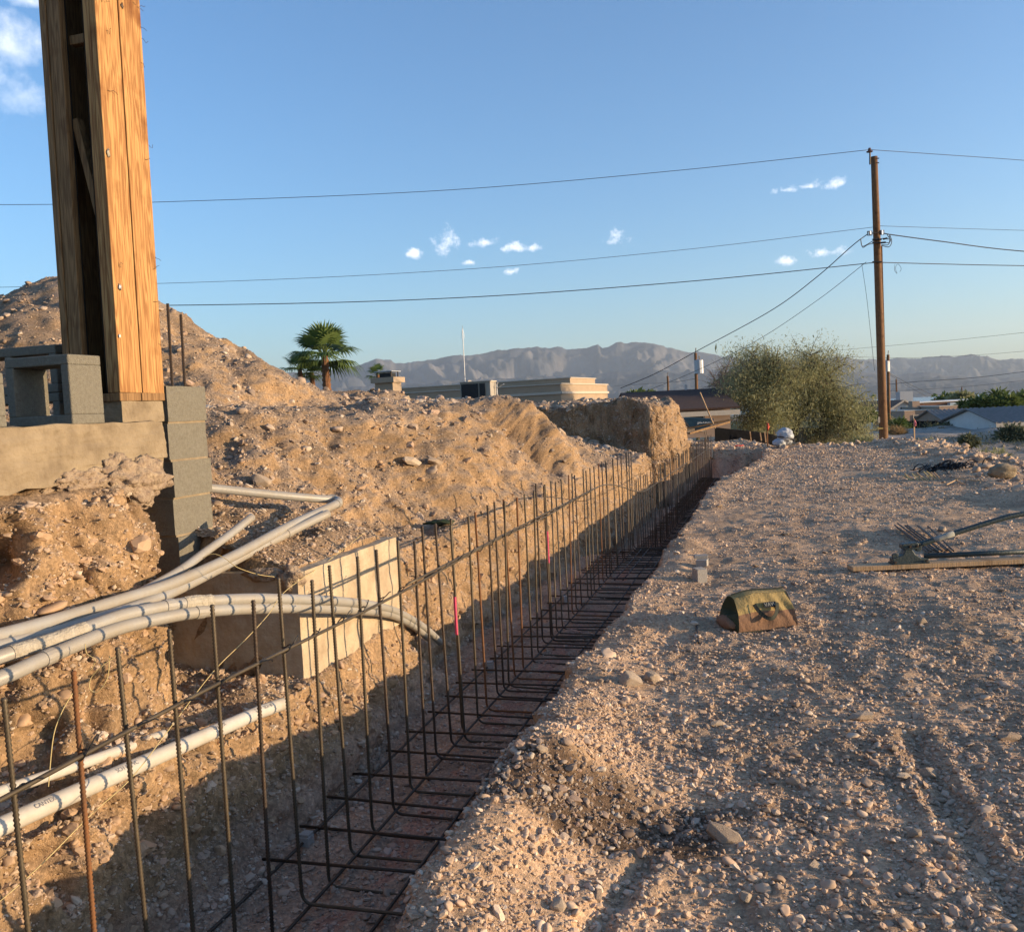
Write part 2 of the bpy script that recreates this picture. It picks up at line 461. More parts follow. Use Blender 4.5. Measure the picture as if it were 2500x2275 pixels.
RUTS = [(G(2500, 2290), G(2230, 1800), 0.05, 0.022), (G(2400, 2290), G(2290, 2050), 0.04, 0.015), (G(1440, 2290), G(1570, 2120), 0.04, 0.025),
        (G(2050, 1650), G(1960, 1250), 0.09, 0.006), (G(2350, 1700), G(2130, 1280), 0.09, 0.007)]


def zground(s, t):
    x = s * SA - t * CA; y = s * CA + t * SA
    # ---- pad
    zp = 0.012 * fbm(x * 0.7, y * 0.7, 0, 3, 21) + 0.009 * fbm(x * 2.6, y * 2.6, 0, 3, 31)
    zp = zp + 0.005 * np.sin(t * 5.2 + 1.4 * fbm(s * 0.35, t * 0.3, 0, 2, 41)) * ss(-0.1, -1.0, t)
    for (p, r, h) in BUMPS:
        d2 = (x - p.x) ** 2 + (y - p.y) ** 2
        zp = zp + 0.6 * h * np.exp(-d2 / (2 * (r * 0.6) ** 2))
    d2 = ((x - WET.x) / 0.42) ** 2 + ((y - WET.y) / 0.2) ** 2
    zp = zp - 0.03 * np.exp(-d2)
    for (pa, pb, w_, dep) in RUTS:
        ax, ay, bx_, by_ = pa.x, pa.y, pb.x, pb.y; L2 = (bx_ - ax) ** 2 + (by_ - ay) ** 2
        k_ = np.clip(((x - ax) * (bx_ - ax) + (y - ay) * (by_ - ay)) / L2, 0, 1)
        dd = np.hypot(x - ax - k_ * (bx_ - ax), y - ay - k_ * (by_ - ay))
        zp = zp - dep * np.exp(-(dd / w_) ** 2) + 0.7 * dep * np.exp(-((dd - 1.9 * w_) / (0.7 * w_)) ** 2)
    zp = zp + 0.05 * np.exp(-((t - (t_right(s) - 0.18)) / 0.16) ** 2) * (0.4 + 0.6 * vnoise(s * 1.4, s * 0, 0, 77))
    berm = 0.21 * ss(5.2, 3.6, s) * ss(-1.5, 0.5, s) * (0.85 + 0.3 * vnoise(s * 2.2, s * 0 + 5, 0, 78))
    zp = zp + berm * np.exp(-((t - (t_right(s) - 0.10)) / 0.24) ** 2)
    # right hand rubble rim and the drop beyond
    rim = -3.5 - 0.3 * fbm(s * 0.5, s * 0 + 2, 0, 2, 55)
    zp = zp + (0.07 + 0.10 * fbm(s * 1.1, t * 1.1, 0, 2, 66)) * np.exp(-((t - rim) / 0.55) ** 2) * ss(9, 13, s)
    zp = zp - 2.6 * ss(0.0, 5.5, rim - 0.5 - t) * ss(5, 12, s)
    # far rim of the pad
    rimf = 27.6 + 0.6 * fbm(t * 0.4, t * 0, 0, 2, 71) + 5.0 * ss(-0.2, 1.4, t)
    zp = zp + (0.03 + 0.05 * fbm(s, t, 0, 2, 72)) * np.exp(-((s - rimf) / 0.6) ** 2)
    zp = zp - 2.3 * ss(0.4, 6.0, s - rimf)
    # ---- left bank
    tl = t_left(s)
    dt = t - tl
    zf = -0.40 - 0.40 * ss(11.3, 12.0, s) + 0.02 * fbm(s * 2, t * 2, 0, 3, 91)
    gul = 0.5 + 0.5 * fbm(s * 1.1 + 0.35 * t, t * 0.28, 0, 3, 101)
    slope = 0.36 + dt * 1.05 - 0.6 * (gul - 0.42) * ss(0.12, 0.5, dt) * ss(2.2, 1.1, dt)
    top = 1.60 + 0.06 * fbm(s * 0.8, t * 0.8, 0, 3, 111) + 0.03 * dt
    k = 0.14
    zb = -k * np.log(np.exp(-slope / k) + np.exp(-top / k))            # smooth minimum
    wallw = ss(0.0, 0.14, dt)
    zbank = zf * (1 - wallw) + np.maximum(zb, 0.2) * wallw
    # foundation side (s < 4)
    pts = [(1.98, -0.4), (2.12, -0.30), (2.25, -0.06), (2.30, 0.20), (2.43, 0.30), (2.60, 0.40), (2.72, 0.64), (2.81, 0.92), (2.87, 1.22), (3.1, 1.30), (3.4, 1.45), (4.5, 1.5), (12, 1.7)]
    wob = 0.09 * fbm(s * 2.1, t * 2.1, 0, 3, 121)
    wv = 0.05 * fbm(s * 2.3, s * 0 + 1.7, 0, 3, 122)
    zfo = interp_profile(t + wv + wob * ss(2.15, 2.4, t) * ss(3.1, 2.8, t), pts) + (zf + 0.4)
    # pit in front of the concrete pad and the soil on top of the pad
    pts2 = [(2.24, -0.4), (2.30, 0.0), (2.37, 0.15), (2.44, 0.17), (2.475, 0.735), (2.62, 0.80), (3.2, 0.98), (3.7, 1.25), (4.4, 1.60), (12, 1.8)]
    zpad = (zf + 0.4) + interp_profile(t + wv * ss(2.42, 2.36, t), pts2) + 0.03 * fbm(s * 4, t * 4, 0, 3, 131) * ss(2.5, 2.7, t)
    pts3 = [(2.2, -0.4), (2.28, -0.1), (2.36, 0.15), (2.6, 0.18), (3.2, 0.22), (3.45, 1.2), (3.6, 1.48), (12, 1.7)]
    zpit = (zf + 0.4) + interp_profile(t + wv, pts3) + 0.03 * fbm(s * 4, t * 4, 0, 3, 132)
    e1 = 3.25 + 0.47 * ss(2.6, 2.93, t) + 0.06 * fbm(t * 3, t * 0, 0, 2, 133)
    w_pit = ss(-0.12, 0.1, s - e1)
    zl = zfo * (1 - w_pit) + zpit * w_pit
    w_pad = ss(4.125, 4.165, s)
    zl = zl * (1 - w_pad) + zpad * w_pad
    w_bank = ss(5.30, 5.75, s + 0.12 * fbm(t * 2, s * 0, 0, 2, 134))
    zl = zl * (1 - w_bank) + zbank * w_bank
    # low part behind the spoil slope
    endb = 16.2 + 0.5 * (t - 2.4)
    low = zf * (1 - wallw) + (0.32 + 0.2 * dt + 0.12 * fbm(s * 0.8, t * 0.8, 0, 3, 141)) * wallw
    w_low = ss(-3.6, 0.9, s - endb + 0.5 * fbm(s * 0.9, t * 0.9, 0, 3, 142))
    zl = zl * (1 - w_low) + np.minimum(zl, low) * w_low
    # cut block left standing further on
    edge_s = 19.35 + 0.10 * (t - 2.4) + 0.26 * fbm(t * 1.3, t * 0 + 4, 0, 4, 151)
    face_t = 2.42 + 0.2 * fbm(s * 0.9, s * 0 + 5, 0, 4, 152)
    blk = (1.50 + 0.14 * fbm(s * 0.9, t * 0.9, 0, 4, 153)) * ss(0, 0.25, t - face_t) * ss(0.0, 0.34, s - edge_s) * ss(27.0, 25.6, s)
    zl = np.maximum(zl, blk * 1.0 + (1 - ss(0, 0.2, blk)) * -9)
    # yard beyond
    w_y = ss(26.6, 27.6, s)
    zl = zl * (1 - w_y) + (0.05 + 0.05 * fbm(s, t, 0, 2, 161)) * w_y
    # ---- spoil mound on the terrace
    zm = np.zeros_like(s)
    for (px, py, h, sl) in ((-4.6, 9.9, 3.45, 0.66), (-7.2, 10.4, 3.35, 0.6), (-3.5, 9.3, 2.72, 0.62), (-6.3, 8.0, 2.35, 0.5), (-2.0, 11.8, 1.95, 0.3), (-9.5, 10, 3.6, 0.6)):
        d = np.sqrt((x - px) ** 2 + (y - py) ** 2 + 0.25)
        zm = np.maximum(zm, h - sl * d)
    zm = zm + 0.10 * fbm(x * 1.3, y * 1.3, 0, 4, 171)
    zm = zm - 4.0 * ss(4.9, 3.2, t)
    kk = 0.10
    zl2 = kk * np.log(np.exp(np.clip(zl / kk, -60, 60)) + np.exp(np.clip(zm / kk, -60, 60)))
    zl = zl2
    # terrace falls away behind
    fall = ss(11.5, 17, t) + ss(13, 18, s) * ss(5.5, 9, t) * 0
    zl = zl - 1.8 * fall
    # ---- join over the trench
    tr = t_right(s)
    ze = zp
    wr = ss(0.0, 0.13, t - tr)            # right wall of the trench
    trench = ze * (1 - wr) + zf * wr
    inside = ss(S_END + 0.2, S_END - 1.1, s + 0.25 * fbm(t * 1.5, t * 0 + 2, 0, 2, 181))
    pad_full = ze
    mid = np.where(t < 1.8, trench, zl)
    z = mid
    zno = np.where(t < 1.8, pad_full, zl)
    z = z * inside + zno * (1 - inside)
    # everything drops past the far rim
    z = z - 3.4 * ss(32.6, 39, s)
    return z


def soil_albedo(P, nrm_z, s, t):
    x, y, z = P
    n1 = fbm(x * 0.9, y * 0.9, z * 0.9, 4, 201); n2 = fbm(x * 4, y * 4, z * 4, 3, 211)
    def col(c): return np.array(c)[None, :]
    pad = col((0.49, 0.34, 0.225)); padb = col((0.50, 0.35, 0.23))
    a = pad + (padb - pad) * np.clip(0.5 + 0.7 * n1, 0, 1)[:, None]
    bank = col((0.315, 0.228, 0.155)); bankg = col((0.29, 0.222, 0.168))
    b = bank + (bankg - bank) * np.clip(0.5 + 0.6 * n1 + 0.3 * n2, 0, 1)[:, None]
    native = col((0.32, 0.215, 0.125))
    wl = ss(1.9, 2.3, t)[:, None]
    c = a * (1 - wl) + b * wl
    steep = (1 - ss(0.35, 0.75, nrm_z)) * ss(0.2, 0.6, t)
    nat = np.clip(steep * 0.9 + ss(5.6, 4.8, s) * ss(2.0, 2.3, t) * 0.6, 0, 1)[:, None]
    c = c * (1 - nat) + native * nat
    # trench floor: reddish damp soil
    fl = (ss(-0.12, -0.30, z) * ss(2.6, 2.3, t) * ss(0.9, 1.15, t) * ss(28, 27, s))[:, None]
    floor = col((0.43, 0.29, 0.205)); c = c * (1 - fl) + floor * fl
    # pink marking paint on the floor beside the bars
    pm = ((np.abs(t - 1.66 - 0.04 * n1) < 0.07) & (n2 + 0.5 * vnoise(s * 1.6, s * 0, 0, 222) > 0.05) & (z < -0.2) & (s < 11))[:, None]
    c = np.where(pm, c * 0.7 + col((0.34, 0.09, 0.075)) * 0.3, c)
    # damp dark patch
    d2 = ((x - WET.x - 0.02) / 0.62) ** 2 + ((y - WET.y + 0.02) / 0.25) ** 2 + 0.9 * n2 * 0.6 + 0.5 * n1
    w = (0.85 * ss(1.25, 0.45, d2) * (z > -0.3))[:, None]
    c = c * (1 - w) + col((0.075, 0.048, 0.032)) * w
    # dark vertical seams / stones in the cut soil
    c = c * (0.86 + 0.22 * np.clip(n2, -1, 1))[:, None]
    return np.clip(c, 0.02, 0.8)


def build_ground():
    ns, ntt = 820, 900
    # rows: spacing grows with distance
    srow = [-2.0]
    while srow[-1] < 41.0:
        s = srow[-1]; srow.append(s + (0.016 if 19.0 < s < 20.1 else max(0.0145, 0.0046 * max(s, 0) + 0.0025)) if s > 0.6 else s + 0.06)
    srow = np.array(srow); ns = len(srow)
    tf = np.concatenate([np.linspace(-16, -5, 60, endpoint=False), np.linspace(-5, -3, 60, endpoint=False), np.linspace(-3, 6, 1000, endpoint=False),
                         np.linspace(6, 12, 300, endpoint=False), np.linspace(12, 22, 60)])
    Sg, Tg = np.meshgrid(srow, tf, indexing='ij')
    Zf = zground(Sg, Tg)
    T = np.zeros((ns, ntt)); Z = np.zeros((ns, ntt))
    for i in range(ns):
        dz = np.diff(Zf[i]); dt = np.diff(tf)
        tm = 0.5 * (tf[1:] + tf[:-1])
        w = np.where(tm < -5, 0.12, np.where(tm < -3, 0.5, np.where(tm < 6, 1.0, np.where(tm < 12, 0.5, 0.1))))
        ds = np.sqrt(dt ** 2 + (dz * 1.0) ** 2) * w
        L = np.concatenate([[0], np.cumsum(ds)])
        q = np.linspace(0, L[-1], ntt)
        T[i] = np.interp(q, L, tf); Z[i] = np.interp(q, L, Zf[i])
    # smooth the column lines a little along s so quads do not shear
    for _ in range(2):
        T[1:-1] = 0.25 * T[:-2] + 0.5 * T[1:-1] + 0.25 * T[2:]
    Sg = np.repeat(srow[:, None], ntt, axis=1)
    Z = zground(Sg, T)
    X = Sg * SA - T * CA; Y = Sg * CA + T * SA
    # fine relief, along the normal so walls get it too
    def normals(X, Y, Z):
        gx = [np.gradient(a, axis=0) for a in (X, Y, Z)]; gy = [np.gradient(a, axis=1) for a in (X, Y, Z)]
        n = np.stack([gx[1] * gy[2] - gx[2] * gy[1], gx[2] * gy[0] - gx[0] * gy[2], gx[0] * gy[1] - gx[1] * gy[0]])
        n = n / (np.linalg.norm(n, axis=0) + 1e-9)
        return np.where(n[2:3] < 0, -n, n)
    n = normals(X, Y, Z)
    steep = 1 - ss(0.35, 0.8, n[2])
    left = ss(1.9, 2.4, T)
    rough = fbm(X * 7, Y * 7, Z * 7, 4, 301, 0.55)
    clod = np.abs(fbm(X * 3.3, Y * 3.3, Z * 3.3, 3, 311, 0.5)); lumps = np.clip(np.abs(fbm(X * 9, Y * 9, Z * 9, 3, 341, 0.55)) - 0.35, 0, 1)
    amp = 0.0095 + 0.020 * left + 0.016 * steep
    fine = fbm(X * 24, Y * 24, Z * 24, 3, 321, 0.6)
    pits = np.clip(fbm(X * 11, Y * 11, Z * 11, 3, 331, 0.55) - 0.25, 0, 1)
    fade = ss(9, 5, np.abs(T))
    disp = rough * amp + lumps * 0.012 * (1 - left) * ss(12, 6, Sg) + (clod - 0.3) * 0.05 * steep * left + fine * (0.0045 + 0.009 * steep * left) * ss(9, 5, Sg) - pits * 0.05 * steep * left
    bankm = left * (1 - steep) * ss(5.2, 5.8, Sg) * ss(26, 20, Sg)
    disp = disp + (clod - 0.3) * 0.035 * bankm - np.clip(fbm(X * 1.9, Y * 1.9, Z * 1.9, 3, 361, 0.55) - 0.25, 0, 1) * 0.10 * bankm * ss(7.5, 5, T)
    cav = np.clip(fbm(X * 3.0, Y * 3.0, Z * 3.0, 3, 351, 0.55) - 0.2, 0, 1) * ss(3.9, 3.6, Sg) * ss(2.22, 2.3, T) * ss(2.92, 2.84, T)
    disp = disp - 0.26 * cav
    disp = disp * (0.4 + 0.6 * fade)
    padz = ss(3.95, 4.1, Sg) * ss(5.5, 5.35, Sg) * ss(2.3, 2.36, T) * ss(2.75, 2.6, T)
    disp = disp * (1 - 0.92 * padz)
    X = X + n[0] * disp; Y = Y + n[1] * disp; Z = Z + n[2] * disp
    n = normals(X, Y, Z)
    P = np.stack([X.ravel(), Y.ravel(), Z.ravel()])
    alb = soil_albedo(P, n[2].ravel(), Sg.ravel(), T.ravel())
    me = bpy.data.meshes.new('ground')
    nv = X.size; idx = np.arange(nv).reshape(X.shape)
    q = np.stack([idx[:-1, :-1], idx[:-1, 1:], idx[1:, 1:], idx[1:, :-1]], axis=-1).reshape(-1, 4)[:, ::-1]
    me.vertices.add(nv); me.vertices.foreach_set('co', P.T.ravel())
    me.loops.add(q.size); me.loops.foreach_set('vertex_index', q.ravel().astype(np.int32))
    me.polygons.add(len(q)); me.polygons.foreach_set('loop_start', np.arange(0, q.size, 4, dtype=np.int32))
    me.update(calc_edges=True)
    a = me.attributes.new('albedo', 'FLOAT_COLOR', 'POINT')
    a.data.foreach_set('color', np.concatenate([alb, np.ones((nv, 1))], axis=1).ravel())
    me.polygons.foreach_set('use_smooth', np.ones(len(q), bool))
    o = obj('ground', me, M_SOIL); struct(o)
    o['label'] = 'stony tan building pad, trench and dug bank'
    return X, Y, Z, n, alb.reshape(X.shape + (3,)), Sg, T


GX, GY, GZ, GN, GALB, GS, GT = build_ground()
_srow = GS[:, 0]


def ground_z(x, y):
    """height of the built ground near a world xy (nearest row, interpolated along the row)"""
    s, t = x * SA + y * CA, -x * CA + y * SA
    i = int(np.clip(np.searchsorted(_srow, s), 1, len(_srow) - 1))
    return float(np.interp(t, GT[i], GZ[i]))


def onG(u, v, it=6):
    """photo pixel -> where its ray meets the built ground (pad side)"""
    z = 0.0
    for _ in range(it):
        p = G(u, v, z); z = 0.5 * z + 0.5 * ground_z(p.x, p.y)
    p = G(u, v, z); p.z = ground_z(p.x, p.y); return p


# ------------------------------------------------------------------ gravel (stuff) and countable stones
rng = np.random.default_rng(7)


def gravel(name, label, n, size_fn, accept, seed, sink=0.25, clods=False):
    r = np.random.default_rng(seed)
    ns, ntt = GX.shape
    K = 5 if name == 'fine_gravel' else 3
    i = r.integers(0, ns - 2, n * K); j = r.integers(0, ntt - 2, n * K)
    fi = r.random(n * K)[:, None]; fj = r.random(n * K)[:, None]
    def bl(A):
        A = A if A.ndim == 3 else A[..., None]
        return (A[i, j] * (1 - fi) * (1 - fj) + A[i + 1, j] * fi * (1 - fj) + A[i, j + 1] * (1 - fi) * fj + A[i + 1, j + 1] * fi * fj)
    P = np.concatenate([bl(GX), bl(GY), bl(GZ)], axis=1); nz = bl(GN[2])[:, 0]; tt = bl(GT)[:, 0]; sg = bl(GS)[:, 0]
    alb = bl(GALB); NN = np.concatenate([bl(GN[0]), bl(GN[1]), bl(GN[2])], axis=1)
    ok = accept(P, nz, sg, tt, r)
    P, nz, alb, tt, NN = P[ok][:n], nz[ok][:n], alb[ok][:n], tt[ok][:n], NN[ok][:n]
    m = len(P); d = np.linalg.norm(P - np.array([0, 0, EYE]), axis=1)
    R = size_fn(d, r, m)
    if clods: R = R; alb = alb * 0 + np.array([[0.34, 0.20, 0.095]])
    P += NN * (R * (0.5 - sink - 0.35 * (nz < 0.6)))[:, None]
    scl = R[:, None] * np.stack([r.uniform(0.75, 1.35, m), r.uniform(0.7, 1.2, m), r.uniform(0.38, 0.75, m)], axis=1)
    rot = np.stack([r.normal(0, 0.35, m), r.normal(0, 0.35, m), r.uniform(0, 6.28, m)], axis=1)
    me = bpy.data.meshes.new(name); me.vertices.add(m); me.vertices.foreach_set('co', P.ravel())
    for nm, ty, arr, key in (('scl', 'FLOAT_VECTOR', scl, 'vector'), ('rot', 'FLOAT_VECTOR', rot, 'vector')):
        a = me.attributes.new(nm, ty, 'POINT'); a.data.foreach_set(key, arr.ravel())
    a = me.attributes.new('rnd', 'FLOAT', 'POINT'); a.data.foreach_set('value', 0.3 + 0.12 * r.random(m) if clods else r.random(m))
    a = me.attributes.new('vi', 'INT', 'POINT'); a.data.foreach_set('value', r.integers(0, 8, m).astype(np.int32))
    a = me.attributes.new('tint', 'FLOAT_COLOR', 'POINT'); a.data.foreach_set('color', np.concatenate([np.clip(alb * 1.15, 0, 1), np.ones((m, 1))], axis=1).ravel())
    me.update()
    o = obj(name, me, M_PEB); o['kind'] = 'stuff'; o['label'] = label; o['category'] = 'gravel'
    md = o.modifiers.new('scatter', 'NODES'); md.node_group = pebble_nodes()
    return o


_PG = None


def pebble_nodes():
    global _PG
    if _PG: return _PG
    g = bpy.data.node_groups.new('pebble_scatter', 'GeometryNodeTree'); N = g.nodes; Lk = g.links
    g.interface.new_socket('Geometry', in_out='INPUT', socket_type='NodeSocketGeometry')
    g.interface.new_socket('Geometry', in_out='OUTPUT', socket_type='NodeSocketGeometry')
    gi = N.new('NodeGroupInput'); go = N.new('NodeGroupOutput')
    j = N.new('GeometryNodeGeometryToInstance')
    for k in range(8):
        ico = N.new('GeometryNodeMeshIcoSphere'); ico.inputs['Radius'].default_value = 1.0; ico.inputs['Subdivisions'].default_value = 2
        nz = N.new('ShaderNodeTexNoise'); nz.noise_dimensions = '4D'; nz.inputs['W'].default_value = k * 7.3
        nz.inputs['Scale'].default_value = 0.9; nz.inputs['Detail'].default_value = 1.5
        sub = N.new('ShaderNodeVectorMath'); sub.operation = 'SUBTRACT'; sub.inputs[1].default_value = (0.5, 0.5, 0.5)
        Lk.new(nz.outputs['Color'], sub.inputs[0])
        sc_ = N.new('ShaderNodeVectorMath'); sc_.operation = 'SCALE'; sc_.inputs['Scale'].default_value = 2.0
        Lk.new(sub.outputs[0], sc_.inputs[0])
        sp = N.new('GeometryNodeSetPosition'); Lk.new(ico.outputs['Mesh'], sp.inputs['Geometry']); Lk.new(sc_.outputs[0], sp.inputs['Offset'])
        ssm = N.new('GeometryNodeSetShadeSmooth'); ssm.inputs['Shade Smooth'].default_value = (k % 3 == 0)
        Lk.new(sp.outputs[0], ssm.inputs['Geometry'])
        sm = N.new('GeometryNodeSetMaterial'); sm.inputs['Material'].default_value = M_PEB
        Lk.new(ssm.outputs[0], sm.inputs['Geometry']); Lk.new(sm.outputs[0], j.inputs['Geometry'])
    iop = N.new('GeometryNodeInstanceOnPoints'); Lk.new(gi.outputs[0], iop.inputs['Points']); Lk.new(j.outputs[0], iop.inputs['Instance'])
    iop.inputs['Pick Instance'].default_value = True
    def na(name, ty):
        n = N.new('GeometryNodeInputNamedAttribute'); n.data_type = ty; n.inputs['Name'].default_value = name
        return n.outputs['Attribute']
    Lk.new(na('vi', 'INT'), iop.inputs['Instance Index'])
    Lk.new(na('rot', 'FLOAT_VECTOR'), iop.inputs['Rotation'])
    Lk.new(na('scl', 'FLOAT_VECTOR'), iop.inputs['Scale'])
    Lk.new(iop.outputs[0], go.inputs[0])
    _PG = g
    return g


def in_view(P, marg=0.12):
    az = np.arctan2(P[:, 0], P[:, 1]); d = np.hypot(P[:, 0], P[:, 1])
    return (np.abs(az) < rad(29.6) + marg + 0.4 / np.maximum(d, 0.5)) & (P[:, 1] > 1.2) & (d < 40)


def acc_fine(P, nz, s, t, r):
    ok = in_view(P) & ((nz > 0.45) | ((t > 2.0) & (r.random(len(P)) < 0.55)))
    xx, yy = P[:, 0], P[:, 1]
    dens = 0.82 + 0.75 * fbm(xx * 1.1, yy * 1.1, 0, 3, 601) + 0.35 * fbm(xx * 5, yy * 5, 0, 2, 602) - 0.15 * np.clip(np.sin(t * 4.4 + 0.8 * fbm(s * 0.3, t * 0.2, 0, 2, 603)), 0, 1)
    ok &= (t > 1.2) | (r.random(len(P)) < np.clip(dens, 0.12, 1))
    ok &= ~((t > 2.9) & (s < 4.15) & (s > -3) & (P[:, 2] > 1.2))          # under the wall
    ok &= ~((t < 2.5) & (t > 1.2) & (P[:, 2] < -0.2) & (r.random(len(P)) < 0.5))
    return ok


gravel('gravel', 'small mixed gravel strewn over pad and dirt banks', 230000,
       lambda d, r, m: np.clip(np.maximum(0.0045, 0.00050 * d) * np.exp(0.42 * r.normal(size=m)), 0.003, 0.03), acc_fine, 11)
gravel('pebbles', 'larger pale pebbles scattered over pad and dirt banks', 13000,
       lambda d, r, m: np.clip(np.maximum(0.011, 0.0009 * d) * np.exp(0.38 * r.normal(size=m)), 0.008, 0.07), acc_fine, 12)
gravel('fine_gravel', 'dense fine gravel covering the near pad and bank', 190000,
       lambda d, r, m: np.clip(0.0040 * np.exp(0.62 * r.normal(size=m)), 0.002, 0.02),
       lambda P, nz, s, t, r: in_view(P) & (nz > 0.35) & ~((t > 2.9) & (s < 4.15) & (P[:, 2] > 1.2)) & ((t < 1.2) | (t > 2.0) | (r.random(len(P)) < 0.4)) & (r.random(len(P)) < np.clip(0.95 + 0.5 * fbm(P[:, 0] * 3, P[:, 1] * 3, 0, 2, 609), 0.4, 1)) & (r.random(len(P)) < np.clip(3.6 / np.hypot(P[:, 0], P[:, 1]), 0, 1)) & (P[:, 1] < 8.0) & (np.hypot(P[:, 0], P[:, 1]) < 8.5), 14)
gravel('soil_clods', 'crumbly tan soil clods stuck in the cut trench wall', 16000,
       lambda d, r, m: np.clip(0.011 * np.exp(0.55 * r.normal(size=m)), 0.004, 0.055),
       lambda P, nz, s, t, r: in_view(P) & (t > 2.05) & (s < 12) & ((nz < 0.75) | (r.random(len(P)) < 0.12)) & (t < 3.6) & ~((t > 2.88) & (s < 4.15)) & ~((s > 4.05) & (s < 5.4) & (P[:, 2] > 0.12)), 15, 0.3, True)
gravel('rubble', 'coarse rubble along the bank, mound and pad rim', 5200,
       lambda d, r, m: np.clip(0.0023 * d * np.exp(0.45 * r.normal(size=m)), 0.012, 0.11),
       lambda P, nz, s, t, r: in_view(P) & (nz > 0.4) & (((t > 3.0) & (s > 4.2)) | ((t < -3.0) & (s > 9)) | ((s > 26.8) & (r.random(len(P)) < 0.3))) & (P[:, 2] > -0.9), 13)

ROCKS = [hull_mesh('rock', 500 + k, 16 + (k % 4) * 3, ((1, 0.8, 0.62), (1, 0.6, 0.5), (1, 0.9, 0.8), (1, 0.5, 0.35))[k % 4], 0.3, M_ROCK) for k in range(12)]


def place_rock(p, size, k, rz, label, group=None, tilt=(0, 0), cat='rock', name='rock', sink=0.3):
    o = bpy.data.objects.new(name, ROCKS[k % len(ROCKS)]); C.objects.link(o)
    o.location = (p[0], p[1], p[2] + size * (0.5 - sink)); o.scale = (size, size, size); o.rotation_euler = (tilt[0], tilt[1], rz)
    return tag(o, label, cat, group)


named = [  # u, v base, width px, variant, rot, label
    (1768, 2045, 105, 1, 2.7, 'large tan wedge-shaped rock beside the dark damp patch'),
    (1540, 1668, 66, 2, 0.4, 'big pointed tan boulder on the trench edge'),
    (1590, 1660, 55, 6, 1.1, 'pale rounded boulder leaning beside the pointed boulder'),
    (1466, 1668, 34, 8, 0.8, 'small brown rock next to the pointed boulder on trench edge'),
    (1322, 1828, 44, 4, 0.9, 'pale angular stone standing near the trench edge'),
    (1156, 1985, 58, 0, 0.5, 'rough brown rock overhanging the trench edge'),
    (1395, 1965, 42, 3, 1.9, 'brown lump of soil-crusted stone behind the damp patch'),
    (2262, 1893, 48, 2, 2.2, 'grey-green upright pointed stone casting shade on small slabs'),
    (2208, 1898, 50, 3, 0.3, 'flat grey slab lying beside the upright pointed stone'),
    (2232, 2040, 48, 5, 0.2, 'pinkish block-shaped stone on the gravel'),
    (2320, 2092, 40, 9, 0.9, 'tan stone with flat side on open gravel'),
    (1988, 2120, 40, 10, 0.4, 'paired pale stone with smooth top on open gravel'),
    (1820, 2195, 38, 2, 1.2, 'pointed brownish stone at the foot of the gravel'),
    (2105, 1755, 70, 3, 0.1, 'long flat white-grey stone half buried in gravel'),
    (2462, 1805, 60, 7, 0.1, 'long low tan stone near a dip in gravel'),
    (2178, 1830, 36, 4, 1.3, 'white rounded quartz stone on gravel'),
    (1460, 2190, 46, 1, 1.3, 'tall pale orange stone set upright in gravel'),
    (1365, 2215, 48, 6, 0.2, 'long pale stone lying flat near a wheel rut'),
    (1750, 1770, 40, 7, 0.2, 'orange-tan flat stone alone on gravel'),
    (1938, 1912, 36, 10, 2.4, 'brown boxy stone on gravel between pale pebbles'),
    (2110, 1985, 38, 8, 0.7, 'dull brown stone among small gravel'),
    (2135, 1405, 34, 4, 0.2, 'reddish rock just in front of the plank'),
    (2178, 1408, 36, 5, 0.9, 'dark reddish rock in front of the plank end'),
    (2250, 1520, 34, 2, 0.5, 'grey-green round stone on the pad beyond the bag'),
    (2060, 1495, 26, 11, 0.4, 'small grey brick-like stone beyond the bag'),
    (1845, 1383, 22, 3, 0.2, 'small tan flat stone behind the bag'),
    (1685, 1590, 22, 0, 0.2, 'small orange lump near the short steel bar'),
]
for (u, v, wpx, k, rz, lab) in named:
    p = onG(u, v); d = (p - Vector((0, 0, EYE))).length
    place_rock(p, wpx / F * d * 0.52, k, rz, lab, tilt=(0.15 * math.sin(u), 0.2 * math.cos(v)))

bank_named = [(1063, 1140, 62, 3, 1.0, 'big elongated grey boulder stuck in the dirt slope'), (1005, 1120, 60, 7, 0.7, 'long rust-tinged slab on the upper dirt slope'),
              (800, 905, 40, 2, 0.3, 'round pale boulder at the foot of the spoil mound'), (640, 1185, 60, 4, 0.5, 'big tan boulder behind the bent conduit'),
              (1450, 1055, 34, 5, 0.4, 'pale boulder at the brow of the dirt slope'), (1660, 975, 22, 2, 0.1, 'pale rock perched on the cut soil block'),
              (540, 1200, 30, 9, 0.7, 'round stone beside the block pier foot')]


def ray_ground(u, v, y0=3.0, y1=30.0):
    prev = None
    for y in np.geomspace(y0, y1, 130):
        p = at(u, v, y)
        if p.z < ground_z(p.x, p.y):
            q = at(u, v, (prev + y) / 2 if prev else y); q.z = ground_z(q.x, q.y); return q
        prev = y
    return None


for (u, v, wpx, k, rz, lab) in bank_named:
    p = ray_ground(u, v)
    if p is None: continue
    place_rock(p, wpx / F * (p - Vector((0, 0, EYE))).length * 0.55, k, rz, lab, tilt=(0.3, 0.2))

